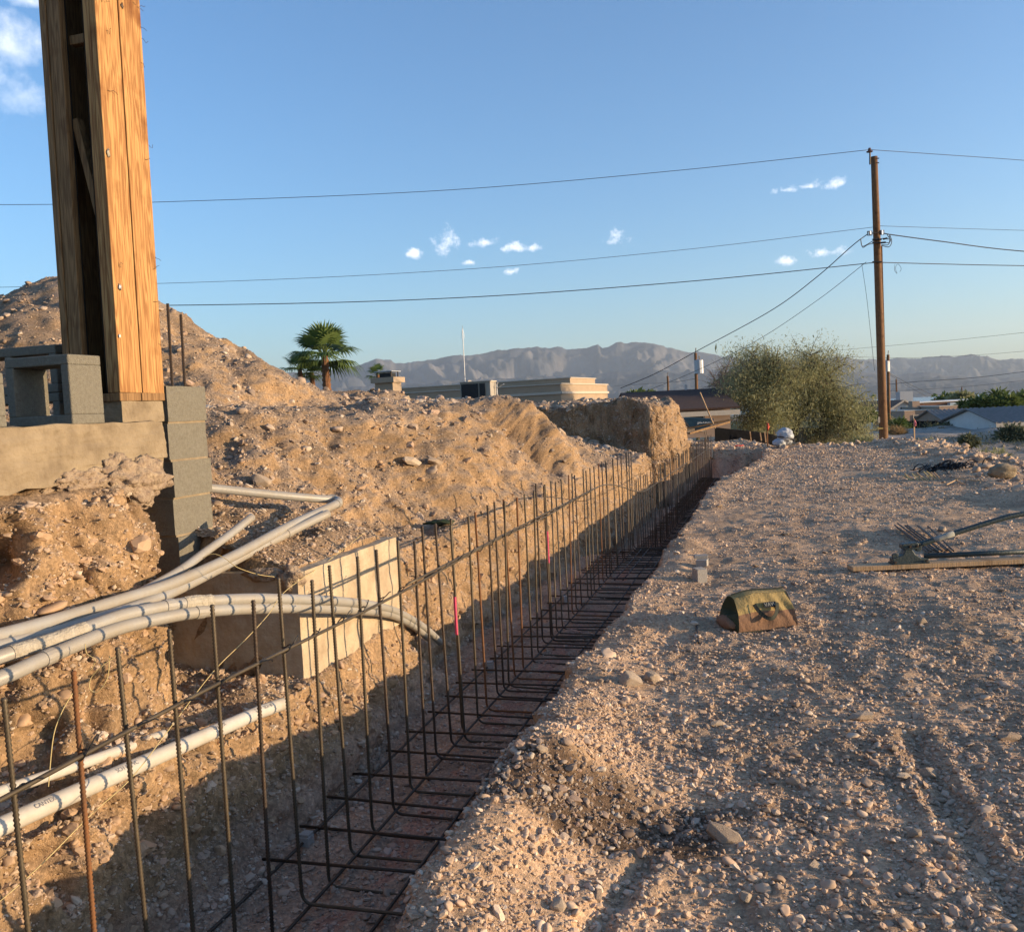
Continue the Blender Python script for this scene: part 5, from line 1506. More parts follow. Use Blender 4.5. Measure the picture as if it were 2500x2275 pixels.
wire('small coil of spare wire hanging from the communications cable', [at(2185, 645, PY), at(2184, 660, PY), at(2190, 668, PY), at(2186, 655, PY), at(2192, 645, PY), at(2200, 655, PY), at(2197, 664, PY)], 0.008, G_W)


def small_pole(label, u, vt, vb, y, transformer=None, r=0.12, arm=False):
    a, b = at(u, vt, y), at(u + 2, vb, y); g_ = min(gfar(b.x, b.y), b.z - 0.3)
    b = Vector((b.x, b.y, g_)); e = thing('utility_pole', label, 'utility pole', b, 0, 'smaller utility poles down the hill')
    MB().tube([(0, 0, 0), a - b], [r, r * 0.75], 10).build('pole_shaft', M_POLE, e, smooth=True)
    if transformer:
        du, dv, w, h = transformer; c = at(u + du, vt + dv, y) - b
        MB().tube([c + Vector((0, 0, -h / 2)), c + Vector((0, 0, h / 2 - 0.05)), c + Vector((0, 0, h / 2))], [w / 2, w / 2, w * 0.3], 12).build('transformer', M_GALV, e, smooth=False)
        MB().tube([c + Vector((0.05, 0, h / 2)), c + Vector((0.05, 0, h / 2 + 0.25))], 0.035, 6).build('bushing', M_STEEL, e)
        MB().bar(c, Vector((0, 0, c.z)), 0.05, 0.08).build('bracket', M_STEEL, e)
    MB().tube([(a - b) + Vector((0, 0, 0)), (a - b) + Vector((0.04, 0, 0.35))], 0.03, 6).build('top_pin', M_STEEL, e)
    if arm: MB().bar((a - b) + Vector((-0.6, 0, -0.7)), (a - b) + Vector((0.6, 0, -0.7)), 0.09, 0.1).build('crossarm', M_POLE, e)
    return e


small_pole('dark pole with grey transformer behind the brown-roofed house', 1698, 862, 965, 62, (8, 33, 0.62, 0.95), 0.13)
small_pole('plain short pole between the flat-roofed and brown-roofed houses', 1630, 918, 968, 85, None, 0.13)
small_pole('grey pole with transformer standing just behind the main pole', 2168, 866, 1022, 75, (-4, 28, 0.55, 0.9), 0.15)
small_pole('thin bare pole rising beyond the white gabled house', 2188, 927, 1000, 120, None, 0.13)
small_pole('far pole with crossarm among the treetops near the lake', 2348, 946, 985, 160, None, 0.14, True)
small_pole('far thin pole at the edge of the lakeside trees', 2483, 955, 985, 170, None, 0.14, True)
G2 = 'distant overhead wires down the hill'
wire('faint distant wire crossing the pale sky above the ridge', [at(2015, 858, 75), at(2150, 846, 75), at(2330, 830, 70), at(2520, 810, 65)], 0.014, G2)
wire('faint distant wire just above the right hand ridge', [at(2020, 868, 75), at(2200, 874, 75), at(2380, 867, 70), at(2520, 856, 65)], 0.012, G2)
wire('distant cable crossing the hills above the lake', [at(2170, 938, 75), at(2250, 931, 73), at(2380, 922, 70), at(2520, 905, 66)], 0.022, G2)
wire('upper service drop from the grey pole to the tan house', [at(2170, 911, 75), at(2220, 938, 77), at(2280, 966, 80)], 0.018, G2)
wire('lower service drop from the grey pole to the tan house', [at(2170, 914, 75), at(2215, 942, 77), at(2265, 970, 80)], 0.016, G2)
wire('low distant wire above the lake shore', [at(2170, 955, 76), at(2300, 948, 76), at(2420, 938, 74), at(2520, 926, 72)], 0.014, G2)
wire('distant wire from the dark pole to the plain short pole', [at(1696, 925, 62), at(1630, 934, 84), at(1500, 942, 120)], 0.018, G2)

# ================================================================== HOUSES
M_STUCCO = mat('tan stucco', (0.36, 0.27, 0.19), (0.32, 0.24, 0.165), scale=2, rough=0.95, bump=0.2, bscale=14)
M_STUCCO2 = mat('pinkish stucco', (0.33, 0.235, 0.175), (0.29, 0.205, 0.15), scale=2, rough=0.95)
M_WWALL = mat('white stucco', (0.62, 0.59, 0.55), (0.56, 0.53, 0.49), scale=2, rough=0.9)
M_SHING = mat('brown shingles', (0.085, 0.05, 0.038), (0.06, 0.037, 0.03), scale=10, rough=0.95, bump=0.4, bscale=20)
M_SHINGR = mat('reddish shingles', (0.20, 0.11, 0.075), (0.15, 0.085, 0.06), scale=6, rough=0.95)
M_TILE = mat('grey roof tile', (0.26, 0.23, 0.21), (0.19, 0.17, 0.155), scale=3, rough=0.85)
M_GLASS = mat('dark window glass', (0.02, 0.024, 0.03), (0.03, 0.034, 0.04), rough=0.15, spec=0.6)
M_TRIM = mat('pale trim', (0.48, 0.42, 0.34), (0.43, 0.37, 0.3), rough=0.8)
M_WEAVE = mat('black screen fabric', (0.012, 0.012, 0.013), (0.02, 0.02, 0.022), scale=4, rough=1.0, spec=0.0)


def slab(e, name, m, x0, x1, y0, y1, z0, z1):
    return MB().box(((x0 + x1) / 2, (y0 + y1) / 2, (z0 + z1) / 2), (x1 - x0, y1 - y0, z1 - z0)).build(name, m, e)


def window(e, x, y, z, w, h, face='front'):
    o = MB().box((0, 0, 0), (w, 0.06, h)).build('window', M_GLASS, e); o.location = (x, y - 0.02, z)
    if face == 'side': o.rotation_euler = (0, 0, math.pi / 2)
    for (dx, dz, sx, sz) in ((0, h / 2, w + 0.12, 0.07), (0, -h / 2, w + 0.12, 0.07), (-w / 2, 0, 0.07, h), (w / 2, 0, 0.07, h)):
        MB().box((dx, -0.03, dz), (sx, 0.07, sz)).build('frame', M_TRIM, o)


# --- flat-roofed house beyond the bank: nearest corner at u=1370
y_ = 45.0; cn = at(1370, 970, y_); g_ = -1.0
hp_ = thing('flat_roofed_house', 'tan flat-roofed stucco house with stepped parapets and chimney beyond the dirt bank', 'house', (cn.x, cn.y, g_), rad(-23))
ztop1 = at(1370, 938, y_).z - g_; ztop2 = at(1457, 921, y_ + 4).z - g_
# local: -x along the shaded front, +y along the sunlit end
slab(hp_, 'wall', M_STUCCO, -12.5, 0, 0, 8.0, 0, ztop1)
slab(hp_, 'parapet_cap', M_TRIM, -12.56, 0.06, -0.06, 8.06, ztop1 + 0.003, ztop1 + 0.06)
slab(hp_, 'upper_wall', M_STUCCO, -12.0, -0.6, 3.2, 7.6, ztop1 + 0.063, ztop2)
slab(hp_, 'parapet_cap', M_TRIM, -12.06, -0.54, 3.14, 7.66, ztop2 + 0.003, ztop2 + 0.05)
MB().box((-6.2, -0.03, ztop1 - 0.42), (12.6, 0.12, 0.12)).build('band_moulding', M_TRIM, hp_)
MB().box((0.03, 4.0, ztop1 - 0.42), (0.12, 8.1, 0.12)).build('band_moulding', M_TRIM, hp_)
window(hp_, -3.5, 0, 1.4, 1.4, 1.1); window(hp_, -8.5, 0, 1.4, 1.4, 1.1)
ch = local(hp_, at(948, 960, 40)); zc0 = at(948, 935, 40).z - g_; zc1 = at(948, 922, 40).z - g_
slab(hp_, 'chimney', M_STUCCO, ch.x - 0.45, ch.x + 0.45, ch.y - 0.35, ch.y + 0.4, 0.5, zc0)
slab(hp_, 'chimney_crown', M_STUCCO, ch.x - 0.58, ch.x + 0.58, ch.y - 0.48, ch.y + 0.53, zc0 + 0.003, zc1)
for (dx, dy) in ((-0.35, -0.28), (0.35, -0.28), (-0.35, 0.33), (0.35, 0.33)):
    slab(hp_, 'cap_post', M_STEEL, ch.x + dx - 0.02, ch.x + dx + 0.02, ch.y + dy - 0.02, ch.y + dy + 0.02, zc1, zc1 + 0.24)
slab(hp_, 'spark_arrestor', M_BLACK, ch.x - 0.28, ch.x + 0.28, ch.y - 0.2, ch.y + 0.26, zc1 + 0.003, zc1 + 0.2)
slab(hp_, 'chimney_cap', M_GALV, ch.x - 0.45, ch.x + 0.45, ch.y - 0.38, ch.y + 0.43, zc1 + 0.243, zc1 + 0.28)
# rooftop box, dish, mast
bx = at(1160, 968, 36.0); e = thing('rooftop_cooler', 'open-fronted dark metal cooler box before the flat-roofed house', 'air conditioner', (bx.x, bx.y, -1.2), rad(-15))
zt_ = at(1160, 933, 36).z + 1.2
slab(e, 'housing', mat('beige metal', (0.35, 0.31, 0.26), (0.3, 0.27, 0.22), rough=0.6), -0.62, 0.62, 0.05, 0.9, 0, zt_)
slab(e, 'grille', M_BLACK, -0.56, 0.12, -0.005, 0.047, 0.1, zt_ - 0.06); slab(e, 'grille', M_BLACK, 0.2, 0.42, -0.005, 0.047, 0.1, zt_ - 0.06)
slab(e, 'lid', M_TRIM, -0.66, 0.66, 0.0, 0.94, zt_ + 0.003, zt_ + 0.04)
dp = at(1212, 936, 36.5); e = thing('satellite_dish', 'round beige satellite dish next to the cooler box', 'satellite dish', (dp.x, dp.y, -1.2), 0)
bm = bmesh.new(); bmesh.ops.create_uvsphere(bm, u_segments=20, v_segments=12, radius=0.75)
bmesh.ops.delete(bm, geom=[v for v in bm.verts if v.co.z > -0.62], context='VERTS')
me = bpy.data.meshes.new('dish'); bm.to_mesh(me); bm.free()
o = obj('dish', me, mat('beige dish', (0.45, 0.38, 0.3), (0.4, 0.34, 0.27), rough=0.6), e, smooth=True); o.rotation_euler = (rad(70), 0, rad(60)); o.location = (-0.55, 0.3, dp.z + 1.2 + 0.1); o.scale = (0.85, 0.85, 0.9)
o.modifiers.new('thick', 'SOLIDIFY').thickness = 0.02
MB().tube([(0, 0, 0), (0, 0, dp.z + 1.15), (0.06, 0, dp.z + 1.25)], 0.035, 8).build('mast', M_GALV, e); MB().tube([(0, 0, dp.z + 1.0), (0.3, -0.25, dp.z + 1.15)], 0.018, 6).build('feed_arm', M_GALV, e)
a, b = at(1129, 802, 40), at(1135, 932, 40); e = thing('antenna_mast', 'thin tall antenna mast above the flat-roofed house', 'antenna', (b.x, b.y, 0.4), 0)
MB().tube([(0, 0, 0), Vector((a.x - b.x, a.y - b.y, a.z - 0.4))], 0.022, 6).build('mast', M_GALV, e)
tp = Vector((a.x - b.x, a.y - b.y, a.z - 0.4))
for k in range(4): MB().tube([tp + Vector((0, 0, -0.02)), tp + Vector((0.09 * math.cos(k * 1.57), 0.09 * math.sin(k * 1.57), -0.45))], 0.006, 5).build('radial_rod', M_GALV, e)
MB().tube([tp, tp + Vector((0, 0, 0.12))], 0.012, 5).build('tip', M_GALV, e)


def gable_house(name, label, u0, u1, v_eave, v_ridge, v_base, y, depth, wall_m, roof_m, rz=0.0, over=0.35, ridge_frac=0.5, gable_end=False, tiles=False, hip=False):
    """front eave from u0 to u1 at depth y"""
    a, b = at(u0, v_eave, y), at(u1, v_eave, y); w = (b - a).length
    g_ = at((u0 + u1) / 2, v_base, y).z; ze = (a.z + b.z) / 2 - g_; zr = at((u0 + u1) / 2, v_ridge, y + depth / 2).z - g_
    c = (a + b) / 2; e = thing(name, label, 'house', (c.x, c.y, g_ - 0.4), rz); ze += 0.4; zr += 0.4
    if not gable_end:
        V = [(-w / 2, 0, 0), (w / 2, 0, 0), (w / 2, depth, 0), (-w / 2, depth, 0), (-w / 2, 0, ze), (w / 2, 0, ze), (w / 2, depth, ze), (-w / 2, depth, ze), (-w / 2, depth / 2, zr - 0.1), (w / 2, depth / 2, zr - 0.1)]
        MB().add(V, [(0, 1, 5, 4), (2, 3, 7, 6), (1, 2, 6, 9, 5), (3, 0, 4, 8, 7)]).build('wall', wall_m, e)
        hi = 1.2 if hip else -over
        for sg in (0, 1):
            y0, y1 = (-over, depth / 2) if sg == 0 else (depth + over, depth / 2)
            z0 = ze - over * (zr - ze) / (depth / 2)
            n = int(w / 0.3) if tiles else 1; V = []; Fc = []
            nx = n * 4 if tiles else 1
            for i in range(nx + 1):
                x = -w / 2 - over + (w + 2 * over) * i / nx; dz = 0.05 * math.sin(i * math.pi / 2) if tiles else 0
                V += [(x, y0, z0 + dz + 0.03), (max(min(x, w / 2 - hi), -w / 2 + hi) if hip else x, y1, zr + dz + 0.03)]
            Fc = [(2 * i, 2 * i + 2, 2 * i + 3, 2 * i + 1) for i in range(nx)]
            o = MB().add(V, Fc).build('roof', roof_m, e); o.modifiers.new('thick', 'SOLIDIFY').thickness = 0.08
        slab(e, 'fascia', M_TRIM, -w / 2 - over, w / 2 + over, -over - 0.04, -over, ze - 0.22 - over * 0.3, ze - 0.02 - over * 0.25)
    else:
        # ridge runs away from the viewer, gable faces front
        V = [(-w / 2, 0, 0), (w / 2, 0, 0), (w / 2, 0, ze), (0, 0, zr), (-w / 2, 0, ze)]; V += [(x, depth, z) for x, _, z in V]
        MB().add(V, [(0, 1, 2, 3, 4), (9, 8, 7, 6, 5), (1, 6, 7, 2), (5, 0, 4, 9)]).build('wall', wall_m, e)
        for sg in (-1, 1):
            k = (zr - ze) / (w / 2); xo = w / 2 + over
            V = [(sg * xo, -over, ze - over * k + 0.05), (0, -over, zr + 0.05), (0, depth, zr + 0.05), (sg * xo, depth, ze - over * k + 0.05)]
            o = MB().add(V, [(0, 1, 2, 3)]).build('roof', roof_m, e); o.modifiers.new('thick', 'SOLIDIFY').thickness = 0.1
            MB().bar((sg * xo, -over - 0.03, ze - over * k), (0, -over - 0.03, zr), 0.05, 0.2).build('barge_board', M_TRIM, e)
    return e, w, ze, zr


e, w, ze, zr = gable_house('brown_roofed_house', 'low tan house with dark brown shingle roof behind the wheelbarrow', 1560, 1782, 1000, 957, 1048, 40, 7.0, M_STUCCO2, M_SHING)
window(e, 0.4, 0, ze * 0.55, 0.9, 0.8)
slab(e, 'roof_vent', M_GALV, w / 2 - 1.3, w / 2 - 1.2, 3.4, 3.5, zr, zr + 0.35)
e, w, ze, zr = gable_house('white_gabled_house', 'white-walled house with broad reddish gable roof beside the pole', 2150, 2262, 1010, 976, 1038, 105, 12.0, M_WWALL, M_SHINGR, gable_end=True)
slab(e, 'gable_vent', M_GLASS, -0.35, -0.05, -0.05, 0.01, zr - 1.15, zr - 0.8); slab(e, 'gable_vent', M_GLASS, 0.05, 0.35, -0.05, 0.01, zr - 1.15, zr - 0.8)
cc = at(2205, 988, 112); o = slab(e, 'rooftop_unit', M_GALV, local(e, cc).x - 0.8, local(e, cc).x + 0.8, 6, 7.2, zr - 0.2, zr + 1.0)
# flat tan house
c = at(2258, 1010, 92); g_ = at(2258, 1040, 92).z
e = thing('pink_flat_house', 'pinkish flat-roofed house behind the black screen fence', 'house', (c.x, c.y, g_ - 0.3), rad(4))
h_ = at(2258, 1002, 92).z - g_ + 0.3
slab(e, 'wall', M_STUCCO2, -2.15, 1.15, 0, 7, 0, h_); slab(e, 'parapet_cap', M_TRIM, -2.2, 1.2, -0.05, 7.05, h_ + 0.003, h_ + 0.08)
slab(e, 'wall', M_STUCCO2, 1.2, 3.1, -0.6, 7, 0, h_ + 0.3); slab(e, 'parapet_cap', M_TRIM, 1.15, 3.15, -0.65, 7.05, h_ + 0.303, h_ + 0.38)
slab(e, 'chimney', M_STUCCO2, 0.3, 1.1, 3, 3.8, h_, h_ + 0.95)
window(e, -0.8, 0, h_ * 0.55, 0.9, 0.8)
# long brown house behind
c = at(2312, 985, 125); g_ = at(2312, 1020, 125).z
e = thing('long_low_house', 'long low brown house with white roof edge near the lakeside trees', 'house', (c.x, c.y, g_), rad(3))
h_ = at(2312, 980, 125).z - g_
slab(e, 'wall', M_SHINGR, -4.6, 3.3, 0, 8, 0, h_ - 0.05); slab(e, 'roof_edge', M_WHITE, -4.7, 7.0, -0.2, 8.2, h_ - 0.03, h_ + 0.1)
slab(e, 'wall', M_STUCCO2, 3.35, 6.9, 0.2, 8, 0, h_ - 0.1)
slab(e, 'rooftop_unit', mat('pale blue metal', (0.35, 0.42, 0.45), (0.3, 0.36, 0.4), rough=0.5), 0.0, 1.5, -0.8, 0.4, h_ - 1.4, h_ - 0.2); slab(e, 'rooftop_unit', M_WHITE, 1.6, 3.0, -0.8, 0.4, h_ - 1.4, h_ - 0.7)
e, w, ze, zr = gable_house('grey_tiled_house', 'house with long grey tiled roof behind the black screen fence', 2312, 2428, 1026, 997, 1052, 72, 6.0, M_STUCCO2, M_TILE, over=0.25, tiles=True)
e, w, ze, zr = gable_house('grey_tiled_house', 'house wing with small gabled grey roof beside the long grey tiled roof', 2398, 2436, 1022, 1001, 1052, 70, 4.0, M_STUCCO, M_TILE, gable_end=True, over=0.2)
e, w, ze, zr = gable_house('white_tiled_house', 'white-walled house with pale grey tiled roof and tall shrubs', 2436, 2640, 1025, 990, 1078, 52, 6.5, M_WWALL, M_TILE, over=0.25, tiles=True)
e, w, ze, zr = gable_house('small_dark_house', 'small dark house low behind the palo verde tree', 2108, 2150, 1000, 992, 1026, 110, 6.0, M_STUCCO2, M_SHING)
# fences and walls
def strip(name, label, cat, m, u0, u1, vt, vb, y0, y1, n, part, th=0.04, post_m=None):
    a, b = at(u0, vb, y0), at(u1, vb, y1); e = thing(name, label, cat, a, 0)
    for k in range(n):
        f0, f1 = k / n, (k + 1) / n
        p0, p1 = at(u0 + (u1 - u0) * f0, vb, y0 + (y1 - y0) * f0), at(u0 + (u1 - u0) * f1, vb, y0 + (y1 - y0) * f1)
        h_ = at(u0, vt, y0).z - a.z
        d = (p1 - p0); gap = d.normalized() * 0.03
        q0, q1 = p0 - a + gap, p1 - a - gap
        q0.z -= 0.3; q1.z -= 0.3
        mb = MB(); x = d.cross(Vector((0, 0, 1))).normalized() * th / 2
        V = [q0 - x, q1 - x, q1 + x, q0 + x]; V += [v + Vector((0, 0, h_ + 0.3)) for v in V]
        mb.add(V, [(0, 1, 5, 4), (1, 2, 6, 5), (2, 3, 7, 6), (3, 0, 4, 7), (4, 5, 6, 7), (3, 2, 1, 0)]).build(part, m, e)
        if post_m: MB().bar(q0 - gap, q0 - gap + Vector((0, 0, h_ + 0.36)), 0.07, 0.07).build('post', post_m, e)
    return e


strip('screen_fence', 'long black fabric screen fence before the tan houses', 'fence', M_WEAVE, 2185, 2305, 1028, 1047, 68, 66, 6, 'panel', 0.03, M_STEEL)
strip('screen_fence', 'black fabric screen fence below the grey tiled roof', 'fence', M_WEAVE, 2306, 2432, 1026, 1044, 66, 63, 6, 'panel', 0.03, M_STEEL)
strip('block_wall', 'low grey block wall beside the street below the screen fence', 'wall', M_CMU, 2350, 2436, 1046, 1060, 61, 59, 5, 'panel', 0.2)
strip('block_wall', 'low grey-green block wall beyond the palo verde trees', 'wall', M_CMU, 1945, 2030, 1044, 1075, 44, 46, 4, 'panel', 0.2)
# parked car behind the pole
c = at(2120, 1020, 88); e = thing('parked_car', 'dark parked car with pale roof half hidden behind the pole', 'car', (c.x, c.y, at(2120, 1040, 88).z), rad(10))
MB().add(*extrude([(-2.1, 0.35), (2.1, 0.35), (2.15, 0.8), (1.3, 0.95), (-1.9, 0.95), (-2.15, 0.75)], -0.85, 0.85)).build('body', M_BLACK, e, bevel=0.06)
MB().add(*extrude([(-1.7, 0.96), (1.0, 0.96), (0.5, 1.42), (-1.3, 1.42)], -0.75, 0.75)).build('cabin', M_GLASS, e, bevel=0.05)
slab(e, 'roof', M_WHITE, -1.3, 0.5, -0.74, 0.74, 1.425, 1.47)
for wx in (-1.3, 1.35):
    for wy_ in (-0.8, 0.8): MB().tube([(wx, wy_ - 0.1, 0.33), (wx, wy_ + 0.1, 0.33)], 0.33, 14).build('wheel', M_BLACK, e)
# ================================================================== PLANTS
M_LEAF = mat('palo verde leaf', (0.24, 0.245, 0.115), (0.34, 0.325, 0.175), scale=0.8, rough=0.8, trans=0.35)
M_LEAFG = mat('green tree leaf', (0.075, 0.115, 0.03), (0.115, 0.15, 0.04), scale=0.6, rough=0.7, trans=0.3)
M_LEAFS = mat('grey shrub leaf', (0.10, 0.115, 0.06), (0.13, 0.135, 0.08), scale=0.8, rough=0.85, trans=0.2)
M_DRY = mat('dry golden grass', (0.36, 0.24, 0.115), (0.28, 0.19, 0.09), scale=2, rough=0.9, trans=0.3)
M_PALM = mat('palm leaf', (0.07, 0.12, 0.035), (0.125, 0.17, 0.05), scale=1.5, rough=0.55, trans=0.25)
M_PTRUNK = mat('palm trunk', (0.20, 0.095, 0.045), (0.12, 0.06, 0.035), scale=9, rough=0.95, bump=0.8, bscale=14)
M_BARK = mat('dark bark', (0.05, 0.038, 0.03), (0.085, 0.065, 0.05), scale=6, rough=0.95, bump=0.6, bscale=12)


def leaf_mesh(name, pts, size, m, parent, seed, droop=0.5, aspect=0.35, kind=None):
    """one thin leaf triangle-pair per point"""
    r = np.random.default_rng(seed); n = len(pts); P = np.asarray(pts)
    d = r.normal(size=(n, 3)); d[:, 2] -= droop; d /= np.linalg.norm(d, axis=1)[:, None]
    o = r.normal(size=(n, 3)); o -= (o * d).sum(1)[:, None] * d; o /= np.linalg.norm(o, axis=1)[:, None]
    s = size * np.exp(0.35 * r.normal(size=n))[:, None]
    V = np.stack([P, P + d * s * 0.5 + o * s * aspect * 0.5, P + d * s, P + d * s * 0.5 - o * s * aspect * 0.5], axis=1).reshape(-1, 3)
    me = bpy.data.meshes.new(name); me.vertices.add(4 * n); me.vertices.foreach_set('co', V.ravel())
    me.loops.add(4 * n); me.loops.foreach_set('vertex_index', np.arange(4 * n, dtype=np.int32))
    me.polygons.add(n); me.polygons.foreach_set('loop_start', np.arange(0, 4 * n, 4, dtype=np.int32)); me.update(calc_edges=True)
    ob = obj(name, me, m, parent); return ob


def tree(name, label, cat, base, trunk_pts, branches, leaves, leaf_size, m, seed, group=None, trunk_r=0.16, droop=0.9, sub=5, clump=0.28, bare=False, aspect=0.3, bark=M_BARK):
    """branches: list of tip points (local). leaves hang in clumps round twigs grown from the tips"""
    rn = random.Random(seed); r = np.random.default_rng(seed)
    e = thing(name, label, cat, base, 0, group)
    mbt = MB(); path = smooth_path(trunk_pts, 5); n = len(path)
    mbt.tube(path, [trunk_r * (1 - 0.55 * k / (n - 1)) for k in range(n)], 8)
    mbt.build('trunk', bark, e, smooth=True)
    limbs = MB(); cl = []
    for tip in branches:
        tip = Vector(tip); k = rn.randrange(n // 2, n); a = path[k]
        mid = a.lerp(tip, 0.5) + Vector((rn.gauss(0, .15), rn.gauss(0, .15), rn.uniform(0, .35)))
        pp = smooth_path([a, mid, tip], 4)
        limbs.tube(pp, [trunk_r * 0.38 * (1 - 0.8 * q / (len(pp) - 1)) for q in range(len(pp))], 5, cap=False)
        for q in range(sub):
            t2 = tip + Vector((rn.gauss(0, .5), rn.gauss(0, .5), rn.gauss(0, .35))) * (clump / 0.28)
            b_ = pp[rn.randrange(len(pp) // 2, len(pp))]
            limbs.tube([b_, b_.lerp(t2, 0.5) + Vector((0, 0, 0.08)), t2], [trunk_r * 0.12, trunk_r * 0.07, trunk_r * 0.025], 4, cap=False)
            cl.append((t2, b_))
    o = limbs.build('limbs', bark, e); o['kind'] = 'stuff'
    if not bare:
        per = max(4, leaves // len(cl)); P = []
        for (t2, b_) in cl:
            f = r.beta(2.2, 1.1, per)[:, None]; c = np.array(b_)[None] * (1 - f) + np.array(t2)[None] * f
            c = c + r.normal(size=(per, 3)) * clump * np.array([[1, 1, 0.8]]) * (0.35 + 0.65 * f)
            c[:, 2] -= np.abs(r.normal(size=per)) * clump * droop * 0.6
            P.append(c)
        P = np.concatenate(P)
        o = leaf_mesh('crown', P, leaf_size, m, e, seed + 1, droop, aspect); o['kind'] = 'stuff'
    return e


def tips(n, c, r3, seed):
    rn = random.Random(seed); out = []
    while len(out) < n:
        v = Vector((rn.uniform(-1, 1), rn.uniform(-1, 1), rn.uniform(-1, 1)))
        if 0.25 < v.length < 1: out.append((c[0] + v.x * r3[0], c[1] + v.y * r3[1], c[2] + v.z * r3[2]))
    return out


# --- palo verde trees
TY = 43.0; px = TY / F


def tree_frame(u, v, y):
    p = at(u, v, y); return p


b1 = at(1893, 1095, TY)
tr1 = [(0, 0, 0), ((1885 - 1893) * px, 0, 0.9), ((1872 - 1893) * px, 0.1, 2.2), ((1872 - 1893) * px, 0.2, 3.6)]
br = []
for (u, v, hw, hh, n) in ((1868, 880, 70, 45, 12), (1850, 930, 80, 50, 14), (1805, 950, 45, 45, 8), (1890, 985, 90, 45, 14), (1840, 1010, 60, 50, 10), (1920, 930, 50, 50, 9), (1835, 1040, 40, 22, 4)):
    c = at(u, v, TY) - b1; br += tips(n, c, (hw * px, 1.2, hh * px), u + v)
tree('palo_verde_tree', 'wispy olive-green palo verde tree with upright dark trunk behind the silt fence', 'tree', b1, tr1, br, 52000, 0.115, M_LEAF, 91, 'palo verde trees', 0.15, 1.0, 5, 0.36, aspect=0.2)
b2 = at(1930, 1075, TY + 1)
tr2 = [(0, 0, 0), ((1950 - 1930) * px, 0, 0.8), ((1985 - 1930) * px, 0, 1.7), ((2010 - 1930) * px, 0.2, 2.6), ((2015 - 1930) * px, 0.3, 3.8)]
br = []
for (u, v, hw, hh, n) in ((1960, 890, 55, 40, 9), (1925, 950, 45, 45, 8), (1920, 1010, 40, 40, 6), (2010, 915, 55, 55, 12), (1985, 960, 80, 50, 14), (2060, 985, 50, 45, 10), (2045, 1030, 70, 45, 12), (2085, 1040, 40, 35, 6), (2050, 1062, 55, 22, 7)):
    c = at(u, v, TY + 1) - b2; br += tips(n, c, (hw * px, 1.3, hh * px), u + v)
tree('palo_verde_tree', 'wide palo verde tree with leaning dark trunk beyond the wrapped bundle', 'tree', b2, tr2, br, 52000, 0.115, M_LEAF, 92, 'palo verde trees', 0.17, 1.0, 5, 0.36, aspect=0.2)
b3 = at(1765, 1040, TY + 9)
br = []
for (u, v, hw, hh, n) in ((1758, 930, 40, 35, 16), (1780, 905, 35, 25, 12), (1800, 940, 35, 35, 10)):
    c = at(u, v, TY + 9) - b3; br += tips(n, c, (hw * px * 1.2, 1.2, hh * px * 1.2), u + v)
tree('bare_tree', 'leafless grey-brown tree behind the brown-roofed house', 'tree', b3, [(0, 0, 0), (0.1, 0, 1), (0.2, 0, 2.0)], br, 0, 0.1, M_LEAF, 93, None, 0.12, 0.5, 9, 0.34, bare=True, bark=mat('grey bark', (0.17, 0.125, 0.105), (0.13, 0.10, 0.085), scale=5, rough=0.95))


# --- bushes and round trees
def bush(name, label, cat, u, vb, vt, wpx, y, m, n, leaf, seed, group=None, droop=0.2, aspect=0.45):
    b_ = at(u, vb, y); h_ = at(u, vt, y).z - b_.z; w_ = wpx / F * y
    rn = random.Random(seed); e = thing(name, label, cat, b_, 0, group)
    st = MB(); cl = []
    for k in range(9):
        v = Vector((rn.uniform(-.42, .42) * w_, rn.uniform(-.35, .35) * w_, h_ * rn.uniform(0.45, 0.85)))
        st.tube([(0.05 * k - 0.2, 0, -0.3), Vector((v.x * 0.4, v.y * 0.4, h_ * 0.3)), v], [0.03, 0.02, 0.008], 4, cap=False); cl.append(v)
    o = st.build('stems', M_BARK, e); o['kind'] = 'stuff'
    r = np.random.default_rng(seed); P = []
    per = n // 24
    for k in range(24):
        a = rn.uniform(0, 6.28); q = math.sqrt(rn.random()); c = np.array([q * math.cos(a) * w_ * 0.42, q * math.sin(a) * w_ * 0.38, h_ * (0.12 + 0.74 * rn.random() * (1 - 0.55 * q * q))])
        P.append(c + r.normal(size=(per, 3)) * np.array([[w_ * 0.085, w_ * 0.085, h_ * 0.10]]))
    o = leaf_mesh('crown', np.concatenate(P), leaf, m, e, seed, droop, aspect); o['kind'] = 'stuff'
    return e


bush('round_tree', 'big rounded green tree behind the grey tiled houses', 'tree', 2430, 1010, 950, 110, 95, M_LEAFG, 9000, 0.34, 1)
bush('round_tree', 'lower green tree left beside the big rounded tree', 'tree', 2370, 1000, 975, 50, 100, M_LEAFG, 3000, 0.3, 2)
bush('round_tree', 'olive tree in front of the lake beside the far pole', 'tree', 2345, 985, 958, 55, 155, M_LEAF, 2500, 0.5, 3)
bush('round_tree', 'dark bushy tree by the far shore at the pole with crossarm', 'tree', 2310, 985, 962, 28, 165, M_LEAFG, 1500, 0.5, 4)
bush('round_tree', 'dark tree standing between grey pole and white house', 'tree', 2180, 1010, 985, 30, 112, M_LEAFG, 1500, 0.35, 5)
bush('round_tree', 'dark green bush mass left behind the main pole', 'tree', 2115, 1025, 1000, 40, 80, M_LEAFG, 2500, 0.28, 6)
bush('round_tree', 'tree top at the far shore beside the thin far pole', 'tree', 2500, 985, 955, 30, 150, M_LEAFG, 1500, 0.5, 7)
bush('shrub', 'grey-green shrub beside the street in front of the grey tiled roof', 'shrub', 2318, 1062, 1030, 60, 58, M_LEAFS, 2600, 0.16, 8)
